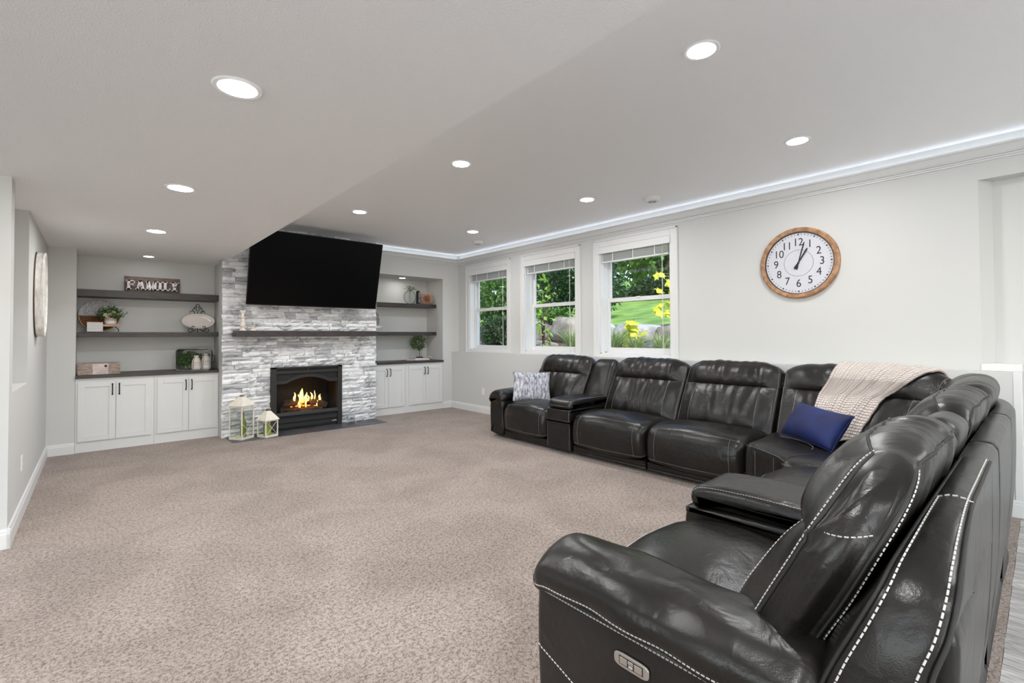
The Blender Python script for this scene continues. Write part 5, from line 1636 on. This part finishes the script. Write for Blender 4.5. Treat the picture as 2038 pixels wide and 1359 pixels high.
for k in range(13):
    a = r_.uniform(-1, 1); tip = Vector((0.135 * a, r_.uniform(-0.05, 0.05), 0.36 - 0.07 * abs(a) + r_.uniform(-0.03, 0.015)))
    b0 = Vector((0, 0, 0.05)); b1 = Vector((0.010 * a, 0, 0.24)); b2 = b1.lerp(tip, 0.5) + Vector((0, 0, 0.02))
    pts = cr_open([b0, b1, b2, tip], 4); q.tube(pts, 0.0014, 4)
    for i in range(12):
        p = b1.lerp(tip, 0.2 + 0.8 * i / 11) + Vector((0, 0, 0.012 * math.sin(math.pi * i / 11)))
        leaf_quad(q2, p, Vector((r_.uniform(-1, 1), r_.uniform(-.6, .6), r_.uniform(-.3, 1))), Vector((r_.uniform(-.4, .4), -1, 0.3)).normalized(), 0.026, 0.011)
q.build('stems', 'leaf_sage', rv); q2.build('leaves', 'leaf_sage', rv)
cs = thing('candle_sconce', 'tall narrow black lantern-like holder beside the copper ball', 'holder', (4.583, 7.88, zr))
q = MB(); q.prism(rrect(0.076, 0.262, 0.030), -0.012, 0.012, ax=1); q.build('body', 'black_metal', cs, bevel=0.002)
for (z0, z1) in ((0.035, 0.115), (0.130, 0.238)):
    MB().box((0.004, -0.0145, z0), (0.026, -0.0118, z1)).build('pale_inset', 'plastic_grey', cs)
mat('copper', (0.86, 0.56, 0.42), 0.32, 0.55)
mat('copper_dark', (0.09, 0.04, 0.028), 0.5, 0.6)
cb = thing('spiky_ball', 'round copper ball bristling with short rods', 'ornament', (4.774, 7.885, zr + 0.118))
MB().lathe([(0.078 * math.sin(math.pi * k / 14), -0.078 * math.cos(math.pi * k / 14)) for k in range(15)], n=20).build('core', 'copper_dark', cb, smooth=True)
rod = MB().lathe([(0.0062, 0.07), (0.0085, 0.112), (0.006, 0.118), (0, 0.118)], n=6)
rodo = None
for k in range(130):
    z_ = 1 - 2 * (k + 0.5) / 130; t = k * 2.39996; rr_ = math.sqrt(1 - z_ * z_)
    v = Vector((rr_ * math.cos(t), rr_ * math.sin(t), z_))
    if rodo is None: rodo = rod.build('rod', 'copper', cb, smooth=True, angle=40); o = rodo
    else: o = rodo.copy(); COL.objects.link(o); o.parent = cb
    o.rotation_euler = v.to_track_quat('Z', 'Y').to_euler()
zm = 1.434
mat('silver_plate', (0.48, 0.48, 0.47), 0.25, 0.6)
sp = thing('sunburst_plate', 'silver sunburst plate half hidden behind the fireplace stone', 'plate', (3.640, 7.99, zm + 0.015))
sp.rotation_euler = (rad(-10), 0, 0)
q = MB(); vs = []; fs = []; NA = 96; NR = 8
for j in range(NR + 1):
    for i in range(NA):
        t = 2 * math.pi * i / NA; r0 = 0.218 * j / NR
        vs.append((r0 * math.cos(t), -0.018 * (j / NR) ** 2 + (0.005 if i % 2 else -0.005) * min(1, j / 3), 0.218 + r0 * math.sin(t)))
for j in range(NR):
    for i in range(NA): i2 = (i + 1) % NA; fs.append((j * NA + i, j * NA + i2, (j + 1) * NA + i2, (j + 1) * NA + i))
o = q.add(vs, fs).build('plate', 'silver_plate', sp); sd = o.modifiers.new('thick', 'SOLIDIFY'); sd.thickness = 0.005
MB().tube([(0.219 * math.cos(2 * math.pi * k / 60), -0.019, 0.218 + 0.219 * math.sin(2 * math.pi * k / 60)) for k in range(60)], 0.003, 6, closed=True).build('rim', 'steel', sp)
mat('porcelain', (0.80, 0.79, 0.77), 0.25)
bd = thing('bird_figurine', 'small white figurine on stick legs in front of the silver plate', 'figurine', (3.775, 7.90, zm))
MB().lathe([(0.0, -0.070), (0.026, -0.045), (0.034, -0.005), (0.028, 0.030), (0.016, 0.048), (0.020, 0.066), (0.014, 0.082), (0.0, 0.086)], (0, 0, 0.080), 16, Matrix.Rotation(rad(78), 3, 'Y')).build('body', 'porcelain', bd, smooth=True)
for k in (-1, 1): MB().tube([(0.010 * k, 0, 0.055), (0.020 * k + 0.01, -0.004, 0.025), (0.038 * k + 0.01, -0.010, 0.003)], 0.006, 6).build('leg', 'porcelain', bd)
# right worktop
bk_ = thing('stacked_book', 'pale book lying flat under the little tree', 'book', (4.61, 7.86, zc_))
mat('paper', (0.72, 0.66, 0.60), 0.8, var=0.06, vscale=30, stretch=(1, 1, 90))
MB().box((-0.150, -0.095, 0.004), (0.148, 0.095, 0.034)).build('pages', 'paper', bk_)
q = MB(); q.box((-0.155, -0.100, 0.0), (0.152, 0.100, 0.004)); q.box((-0.155, -0.100, 0.034), (0.152, 0.100, 0.039)); q.box((-0.158, -0.100, 0), (-0.153, 0.100, 0.039))
q.build('cover', 'white_plank', bk_)
ty = thing('topiary', 'small topiary tree with a dense green crown in a wire stand', 'plant', (4.60, 7.87, zc_ + 0.039))
leaf_ball((-0.020, 0, 0.285), 0.150, 0.11, 0.130, 560, 0.042, 0.018, 77, 0.1, 0.25).build('crown', 'leaf_indoor', ty)
MB().tube([(0.015, 0, 0.02), (0.008, 0, 0.10), (-0.004, 0, 0.19), (-0.02, 0, 0.28)], 0.006, 6).build('trunk', 'barn_wood', ty, smooth=True)
MB().box((-0.045, -0.04, 0.0), (0.060, 0.04, 0.018)).build('base', 'black_metal', ty, bevel=0.003)
MB().tube([(0.052, 0, 0.018), (0.052, 0, 0.150), (0.035, 0, 0.160)], 0.004, 5).build('stake', 'steel', ty, smooth=True)
mat('bead_wood', (0.66, 0.50, 0.42), 0.6)
gl = thing('bead_garland', 'string of pale wooden beads draped over the flat book', 'garland', (4.61, 7.73, zc_))
bead = None
path = cr_open([(-0.33, 0.03, 0.012), (-0.27, -0.02, 0.012), (-0.20, 0.01, 0.012), (-0.175, 0.03, 0.014)], 5) + cr_open([(0.105, 0.03, 0.052), (0.125, 0.0, 0.070), (0.150, 0.02, 0.055), (0.172, -0.01, 0.030), (0.185, 0.02, 0.012)], 4)
for p in path:
    if bead is None: bead = MB().lathe([(0.0125 * math.sin(math.pi * k / 8), -0.0125 * math.cos(math.pi * k / 8)) for k in range(9)], n=12).build('bead', 'bead_wood', gl, smooth=True); o = bead
    else: o = bead.copy(); COL.objects.link(o); o.parent = gl
    o.location = p

# ------------------------------------------------------------------ candlesticks on the mantel
mat('distressed', (0.70, 0.58, 0.48), 0.7, col2=(0.88, 0.84, 0.78), vscale=22, bump=0.3, bscale=60, bdist=0.003)
zmt = 1.437
def candlestick(x, y, prof, label):
    t = thing('candlestick', label, 'candlestick', (x, y, zmt), 0, 'mantel candlesticks')
    k = len(prof) // 3
    MB().lathe(prof[:k + 1], n=20).build('foot', 'distressed', t, smooth=True, angle=50)
    MB().lathe(prof[k:2 * k + 1], n=20).build('stem', 'distressed', t, smooth=True, angle=50)
    MB().lathe(prof[2 * k:], n=20).build('cup', 'distressed', t, smooth=True, angle=50)
    MB().lathe([(0.0, prof[-1][1] - 0.001), (0.010, prof[-1][1]), (0.008, prof[-1][1] + 0.012), (0, prof[-1][1] + 0.012)], n=10).build('spike', 'rust_band', t)
candlestick(1.470, 7.12, [(0.044, 0), (0.044, 0.010), (0.034, 0.018), (0.026, 0.026), (0.020, 0.040), (0.030, 0.058), (0.032, 0.085), (0.024, 0.120), (0.019, 0.160), (0.032, 0.168), (0.034, 0.176), (0.018, 0.186), (0.017, 0.215), (0.022, 0.240), (0.036, 0.252), (0.038, 0.272)],
            'tall distressed white turned candlestick on the mantel')
candlestick(1.590, 7.12, [(0.040, 0), (0.040, 0.008), (0.022, 0.016), (0.014, 0.026), (0.018, 0.038), (0.013, 0.050), (0.017, 0.060), (0.026, 0.066), (0.026, 0.078)],
            'short distressed white candlestick on the mantel')

# ------------------------------------------------------------------ lanterns
mat('lantern_cream', (0.80, 0.74, 0.63), 0.5, var=0.06, vscale=12)
mat('bottle_green', (0.13, 0.17, 0.02), 0.25, col2=(0.22, 0.27, 0.03), vscale=6)
mat('candle_green', (0.30, 0.34, 0.05), 0.55)
mat('wax_cream', (0.72, 0.62, 0.42), 0.6)
def lantern(x, y, rz, s, ze, za_, zt, label, cross_faces):
    t = thing('lantern', label, 'lantern', (x, y, 0.012), rad(rz), 'lanterns on the hearth')
    h = s / 2; b = 0.013
    MB().box((-h, -h, 0.0), (h, h, 0.016)).build('base', 'lantern_cream', t, bevel=0.002)
    for sx in (-1, 1):
        for sy in (-1, 1):
            MB().box((sx * h - (b if sx > 0 else 0), sy * h - (b if sy > 0 else 0), 0.016), (sx * h + (b if sx < 0 else 0), sy * h + (b if sy < 0 else 0), ze)).build('post', 'lantern_cream', t)
    q = MB()
    for k in range(4):
        Rm = Matrix.Rotation(rad(90 * k), 3, 'Z')
        q.box((-h + b, -h, ze - 0.014), (h - b, -h + 0.010, ze), Rm); q.box((-h + b, -h, 0.016), (h - b, -h + 0.010, 0.028), Rm)
    q.build('rails', 'lantern_cream', t)
    for k in range(4):
        Rm = Matrix.Rotation(rad(90 * k), 3, 'Z')
        MB().box((-h + b, -h + 0.004, 0.028), (h - b, -h + 0.006, ze - 0.014), Rm).build('pane', 'clear_glass', t)
        if k in cross_faces:
            q = MB(); zh = (ze - 0.014) if cross_faces[k] else 0.028 + (ze - 0.042) * 0.45
            q.bar(Rm @ Vector((-h + b, -h + 0.003, 0.03)), Rm @ Vector((h - b, -h + 0.003, zh)), 0.005, 0.003)
            q.bar(Rm @ Vector((h - b, -h + 0.003, 0.03)), Rm @ Vector((-h + b, -h + 0.003, zh)), 0.005, 0.003)
            q.build('cross_brace', 'lantern_cream', t)
    o_ = h + 0.012; i_ = 0.026
    q = MB(); q.add([(-o_, -o_, ze), (o_, -o_, ze), (o_, o_, ze), (-o_, o_, ze), (-i_, -i_, za_), (i_, -i_, za_), (i_, i_, za_), (-i_, i_, za_), (-o_, -o_, ze + 0.006), (o_, -o_, ze + 0.006), (o_, o_, ze + 0.006), (-o_, o_, ze + 0.006)],
                    [(0, 3, 2, 1), (4, 5, 6, 7), (0, 1, 9, 8), (1, 2, 10, 9), (2, 3, 11, 10), (3, 0, 8, 11), (8, 9, 5, 4), (9, 10, 6, 5), (10, 11, 7, 6), (11, 8, 4, 7)])
    q.build('roof', 'lantern_cream', t)
    q = MB(); q.box((-0.020, -0.020, za_), (0.020, 0.020, za_ + 0.012)); q.build('cap', 'rust_band', t)
    MB().tube([(-0.042, 0, za_ + 0.010), (-0.036, 0, zt - 0.008), (0.0, 0, zt), (0.036, 0, zt - 0.008), (0.042, 0, za_ + 0.010)], 0.0048, 6).build('handle', 'lantern_cream', t, smooth=True)
    MB().box((h, -0.012 - h * 0.8, ze * 0.48), (h + 0.008, -h * 0.8 + 0.004, ze * 0.48 + 0.016)).build('latch', 'lantern_cream', t)
    return t
lantern(1.452, 7.055, 34, 0.205, 0.435, 0.555, 0.585, 'taller cream metal lantern holding a green bottle', {0: False})
lantern(1.745, 6.965, 20, 0.182, 0.225, 0.345, 0.380, 'shorter cream metal lantern holding a green candle', {0: True})
bt = thing('bottle', 'tall green bottle inside the taller lantern', 'bottle', (1.470, 7.060, 0.029))
MB().lathe([(0.034, 0), (0.038, 0.006), (0.038, 0.185), (0.030, 0.215)], n=24).build('body', 'bottle_green', bt, smooth=True, angle=50)
MB().lathe([(0.030, 0.215), (0.016, 0.250), (0.013, 0.300), (0.015, 0.302), (0.015, 0.318), (0.0, 0.318)], n=24).build('neck', 'bottle_green', bt, smooth=True, angle=50)
cd = thing('candle', 'cream disc candle lying at the foot of the green bottle', 'candle', (1.405, 7.035, 0.029))
MB().lathe([(0.030, 0), (0.033, 0.004), (0.033, 0.020), (0.026, 0.024), (0, 0.020)], n=20).build('wax', 'wax_cream', cd, smooth=True, angle=40)
MB().tube([(0, 0, 0.020), (0.001, 0, 0.032)], 0.0012, 4).build('wick', 'ink', cd)
cd = thing('candle', 'square green candle inside the shorter lantern', 'candle', (1.740, 6.965, 0.029))
MB().box((-0.042, -0.042, 0), (0.042, 0.042, 0.135)).build('wax', 'candle_green', cd, bevel=0.005)
MB().lathe([(0.030, 0.135), (0.024, 0.168), (0.012, 0.176), (0.0, 0.172)], n=16).build('top', 'candle_green', cd, smooth=True)
MB().tube([(0, 0, 0.170), (0.001, 0, 0.186)], 0.0012, 4).build('wick', 'ink', cd)

# ------------------------------------------------------------------ the garden beyond the windows
mat('lawn', (0.10, 0.20, 0.035), 0.9, col2=(0.22, 0.36, 0.07), vscale=2.2, bump=0.8, bscale=60, bdist=0.03)
mat('soil', (0.06, 0.045, 0.03), 0.95, col2=(0.12, 0.09, 0.06), vscale=6, bump=0.8, bscale=30, bdist=0.03)
def gz(x, y):
    if x < 7.9: z_ = 0.92
    elif x < 8.7: z_ = 0.92 + (x - 7.9) / 0.8 * 0.66
    else: z_ = 1.58 + (x - 8.7) * 0.155
    return z_ + 0.03 * noise.noise(Vector((x * 0.8, y * 0.8, 0)))
def sheet(x0, x1, y0, y1, nx, ny):
    vs = []; fs = []
    for j in range(ny + 1):
        for i in range(nx + 1):
            x = x0 + (x1 - x0) * i / nx; y = y0 + (y1 - y0) * j / ny; vs.append((x, y, gz(x, y)))
    for j in range(ny):
        for i in range(nx):
            a = j * (nx + 1) + i; fs.append((a, a + 1, a + nx + 2, a + nx + 1))
    return MB().add(vs, fs)
tag(sheet(5.5, 8.7, 1, 22, 16, 60).build('ground_bed', 'soil', smooth=True), 'dark planted soil bed outside below the windows', 'ground', kind='structure')
tag(sheet(8.7, 60, 1, 70, 60, 60).build('ground_lawn', 'lawn', smooth=True), 'sunlit green lawn rising behind the boulders outside', 'ground', kind='structure')

mat('boulder_pale', (0.20, 0.195, 0.19), 0.85, col2=(0.36, 0.35, 0.34), vscale=4, bump=0.6, bscale=12, bdist=0.04)
mat('boulder_dark', (0.16, 0.14, 0.115), 0.9, col2=(0.30, 0.27, 0.23), vscale=4, bump=0.6, bscale=12, bdist=0.04)
def boulder(x, y, z, rx, ry, rz, mt, seed, label):
    vs = []; fs = []; n1, n2 = 12, 20
    for j in range(n1 + 1):
        t = math.pi * j / n1
        for i in range(n2):
            p = 2 * math.pi * i / n2
            v = Vector((math.sin(t) * math.cos(p), math.sin(t) * math.sin(p), math.cos(t)))
            v = Vector([math.copysign(abs(c) ** 0.75, c) for c in v])
            k = 1 + 0.22 * noise.noise(v * 1.3 + Vector((seed * 3.7, 0, 0))) + 0.07 * noise.noise(v * 4 + Vector((seed, 0, 0)))
            vs.append((v.x * rx * k, v.y * ry * k, v.z * rz * k))
    for j in range(n1):
        for i in range(n2): i2 = (i + 1) % n2; fs.append((j * n2 + i, (j + 1) * n2 + i, (j + 1) * n2 + i2, j * n2 + i2))
    o = MB().add(vs, fs).build('boulder', mt, smooth=True); o.location = (x, y, z)
    tag(o, label, 'boulder', 'boulders of the garden retaining wall')
boulder(8.35, 5.55, 1.36, 0.42, 0.52, 0.235, 'boulder_pale', 1, 'pale boulder behind the yellow maple sapling outside the window by the clock')
boulder(8.40, 6.55, 1.40, 0.36, 0.36, 0.24, 'boulder_pale', 2, 'pale boulder at the left edge of the view through the clock-side window')
boulder(8.45, 4.78, 1.34, 0.36, 0.34, 0.22, 'boulder_dark', 3, 'brown boulder at the right edge of the view through the clock-side window')
boulder(7.75, 4.72, 1.06, 0.30, 0.36, 0.17, 'boulder_pale', 4, 'low pale boulder among grasses outside the clock-side window')
boulder(8.50, 7.55, 1.50, 0.38, 0.50, 0.30, 'boulder_dark', 5, 'right-hand brown boulder seen through the middle window')
boulder(8.45, 8.55, 1.48, 0.40, 0.50, 0.32, 'boulder_dark', 6, 'left-hand brown boulder seen through the middle window')
boulder(8.05, 8.15, 1.07, 0.32, 0.62, 0.17, 'boulder_dark', 7, 'flat dark slab boulder low in the middle window')
boulder(8.45, 10.2, 1.36, 0.38, 0.6, 0.30, 'boulder_dark', 8, 'dark boulder under the shrub seen through the fireplace-side window')
boulder(8.05, 10.9, 1.02, 0.34, 0.6, 0.18, 'boulder_dark', 9, 'low dark boulder at the foot of the fireplace-side window view')

def shrub(x, y, z, rx, ry, rz, n, L, mt, seed, label, trunk=True):
    t = thing('shrub', label, 'shrub', (x, y, z), 0, 'garden shrubs')
    leaf_ball((0, 0, rz), rx, ry, rz, n, L, L * 0.5, seed, 0.2, 0.2).build('foliage', mt, t)
    q = MB(); r_ = random.Random(seed)
    for k in range(5):
        q.tube([(0, 0, -0.1), (rx * 0.25 * r_.uniform(-1, 1), ry * 0.25 * r_.uniform(-1, 1), rz * 0.6), (rx * 0.6 * r_.uniform(-1, 1), ry * 0.6 * r_.uniform(-1, 1), rz * 1.4)], [0.02, 0.014, 0.006], 5)
    q.build('stems', 'log_bark', t)
shrub(8.9, 10.6, 1.75, 0.75, 1.2, 0.75, 3200, 0.15, 'leaf_mid', 11, 'large bright green shrub filling the fireplace-side window')
shrub(8.0, 9.6, 1.10, 0.45, 0.6, 0.38, 1100, 0.13, 'leaf_dark', 12, 'dark low shrub at the bottom of the fireplace-side window')
shrub(8.1, 11.2, 1.05, 0.4, 0.6, 0.45, 1100, 0.13, 'leaf_dark', 13, 'dark shrub low at the left of the fireplace-side window view')
shrub(9.6, 9.3, 1.75, 0.8, 0.9, 0.95, 2600, 0.13, 'leaf_dark', 14, 'tall dark green shrub behind the boulders in the middle window')
shrub(9.9, 7.9, 1.85, 0.7, 0.8, 0.80, 2200, 0.12, 'leaf_dark', 15, 'dark rounded shrub at the right of the middle window view')
shrub(8.55, 8.3, 1.70, 0.25, 0.8, 0.16, 900, 0.12, 'leaf_mid', 16, 'trailing green shrub spilling over the boulders in the middle window')
shrub(7.2, 7.12, 0.95, 0.16, 0.16, 0.85, 90, 0.15, 'leaf_bright', 17, 'slender light green shrub close to the middle window')

def grass_clump(x, y, z, h, n, seed, label):
    r_ = random.Random(seed); q = MB()
    for _ in range(n):
        a = r_.uniform(0, 2 * math.pi); k = r_.uniform(0.15, 0.75) * h; b = Vector((r_.uniform(-.05, .05), r_.uniform(-.05, .05), 0))
        d = Vector((math.cos(a), math.sin(a), 0)); s = Vector((-d.y, d.x, 0)) * 0.006
        H_ = h * r_.uniform(0.6, 1.0)
        p1 = b + d * k * 0.35 + Vector((0, 0, H_ * 0.65)); p2 = b + d * k + Vector((0, 0, H_))
        q.add([b - s, b + s, p1 + s, p1 - s, p2], [(0, 1, 2, 3), (3, 2, 4)])
    o = q.build('grass_clump', 'leaf_grass'); o.location = (x, y, z)
    tag(o, label, 'ornamental grass', 'grass clumps below the windows')
grass_clump(6.9, 5.05, 0.90, 0.62, 220, 1, 'pale ornamental grass clump at the left foot of the clock-side window')
grass_clump(6.9, 4.62, 0.90, 0.50, 200, 2, 'pale ornamental grass clump in the middle foot of the clock-side window')
grass_clump(7.0, 4.18, 0.90, 0.56, 200, 3, 'pale ornamental grass clump at the right foot of the clock-side window')
grass_clump(6.8, 5.95, 0.90, 0.66, 220, 4, 'pale ornamental grass clump at the foot of the middle window')
grass_clump(7.6, 5.35, 0.90, 0.36, 160, 6, 'pale ornamental grass clump between boulder and clock-side window')

def maple_leaf(mb, p, d, nrm, s):
    d = d.normalized(); w = d.cross(nrm).normalized()
    pts = [(0, 0), (0.30, 0.16), (0.62, 0.10), (0.46, 0.34), (0.78, 0.62), (0.40, 0.58), (0.0, 1.0), (-0.40, 0.58), (-0.78, 0.62), (-0.46, 0.34), (-0.62, 0.10), (-0.30, 0.16)]
    c = (0, 0.38)
    vs = [p + (w * x + d * y) * s + nrm * (-abs(x) * 0.16 * s) for x, y in pts] + [p + d * c[1] * s]
    mb.add(vs, [(i, (i + 1) % 12, 12) for i in range(12)])
def sapling(x, y, z, H_, leaves, label, s=0.13, mt='leaf_yellow', seed=3):
    t = thing('maple_sapling', label, 'sapling', (x, y, z), 0, 'maple saplings outside')
    MB().tube([(0, 0, 0), (0.01, 0.01, H_ * 0.5), (0, 0, H_)], [0.009, 0.007, 0.003], 6).build('stem', 'log_bark', t)
    r_ = random.Random(seed)
    for (dy, dz, k) in leaves:
        q = MB(); p = Vector((r_.uniform(-0.05, 0.05), dy, dz))
        maple_leaf(q, p, Vector((-0.4 + r_.uniform(-.2, .2), r_.uniform(-.6, .6) + (0.6 if dy > 0 else -0.6) * min(1, abs(dy) * 8), r_.uniform(-0.8, 0.2) if dz < H_ - 0.02 else 0.9)), Vector((-0.72, -0.5, 0.45)).normalized(), s * k)
        q.tube([(0, 0, max(0, dz - 0.04)), p], 0.0025, 4)
        q.build('leaf', mt, t)
sapling(7.30, 4.93, 0.92, 0.74, [(0.0, 0.70, 1.25), (0.06, 0.52, 1.0), (-0.08, 0.50, 1.0), (0.13, 0.46, 1.05), (-0.14, 0.47, 1.0), (0.02, 0.44, 0.8), (-0.10, 0.38, 0.8), (0.12, 0.30, 0.9), (-0.13, 0.28, 0.85), (0.03, 0.20, 0.9), (-0.07, 0.14, 1.0), (0.08, 0.12, 0.9), (-0.01, 0.06, 1.1), (0.10, 0.04, 0.8), (0.05, 0.62, 1.1), (-0.06, 0.60, 1.1), (0.0, 0.55, 1.0)],
        'yellow-green maple sapling in the middle of the clock-side window view', 0.17)
lv = random.Random(8)
sapling(7.25, 4.02, 0.92, 1.55, [(lv.uniform(-0.16, 0.34), lv.uniform(0.72, 1.58), lv.uniform(0.7, 1.1)) for _ in range(34)],
        'taller yellow-green maple branch at the upper right of the clock-side window', 0.145, 'leaf_yellow', 9)

def tree(x, y, H_, R_, n, L, mt, seed, label, trunk_r=0.16):
    t = thing('tree', label, 'tree', (x, y, gz(x, y) - 0.1), 0, 'trees behind the lawn')
    leaf_ball((0, 0, H_ * 0.56), R_, R_, H_ * 0.50, n, L, L * 0.6, seed, 0.1, 0.15).build('foliage', mt, t)
    q = MB(); r_ = random.Random(seed)
    q.tube([(0, 0, 0), (0.05, 0.05, H_ * 0.3), (0, 0.1, H_ * 0.8)], [trunk_r, trunk_r * 0.8, trunk_r * 0.3], 10)
    for k in range(6):
        a = r_.uniform(0, 6.28); z0 = H_ * r_.uniform(0.3, 0.6)
        q.tube([(0, 0.05, z0), (math.cos(a) * R_ * 0.35, math.sin(a) * R_ * 0.35, z0 + H_ * 0.12), (math.cos(a) * R_ * 0.75, math.sin(a) * R_ * 0.75, z0 + H_ * 0.22)], [trunk_r * 0.4, trunk_r * 0.25, 0.02], 6)
    q.build('trunk', 'log_bark', t, smooth=True)
tree(20.5, 12.6, 6.0, 2.6, 3600, 0.30, 'leaf_bright', 51, 'leafy tree at the left of the lawn behind the clock-side window', 0.22)
tree(19.0, 10.9, 6.5, 2.0, 1800, 0.26, 'leaf_mid', 52, 'dark-trunked tree in the middle of the clock-side window view', 0.26)
tree(23.0, 11.6, 7.0, 3.0, 3200, 0.30, 'leaf_dark', 53, 'dark tree far behind the lawn at the right')
tree(17.5, 15.5, 6.0, 2.8, 3600, 0.28, 'leaf_dark', 54, 'dark tree behind the shrubs of the middle window')
tree(15.0, 14.6, 6.5, 2.6, 3600, 0.26, 'leaf_dark', 55, 'dense dark tree farthest left behind the middle window')
tree(13.0, 16.5, 6.5, 2.6, 3600, 0.26, 'leaf_mid', 56, 'tree behind the bright shrub of the fireplace-side window')
tree(27.0, 18.0, 8.0, 4.0, 3600, 0.34, 'leaf_dark', 57, 'tall tree at the very back of the garden', 0.3)
tree(28.0, 14.0, 8.0, 4.0, 3600, 0.34, 'leaf_mid', 58, 'tall lighter tree at the very back right of the garden', 0.3)

tree(22.5, 14.6, 6.0, 2.4, 3000, 0.28, 'leaf_bright', 61, 'leafy tree filling the left of the clock-side window view', 0.2)
tree(21.0, 9.6, 6.0, 2.2, 3000, 0.28, 'leaf_dark', 62, 'dark tree at the right edge of the clock-side window view', 0.2)
def hedge(x, y0, y1, h, seed, label):
    t = thing('hedge', label, 'hedge', (x, (y0 + y1) / 2, gz(x, (y0 + y1) / 2)), 0, 'hedges at the end of the lawn')
    leaf_ball((0, 0, h * 0.5), 0.6, (y1 - y0) / 2, h * 0.6, 4200, 0.16, 0.09, seed, 0, 0.1).build('foliage', 'leaf_dark', t)
    q = MB()
    for k in range(7): q.tube([(0, (y1 - y0) * (k - 3) / 8, 0), (0.05, (y1 - y0) * (k - 3) / 8 + 0.1, h * 0.7)], 0.02, 5)
    q.build('stems', 'log_bark', t)
hedge(16.3, 8.0, 11.2, 0.75, 71, 'dark hedge ending the lawn in the clock-side window')
hedge(15.6, 11.0, 14.0, 0.9, 72, 'dark hedge ending the lawn farther left')
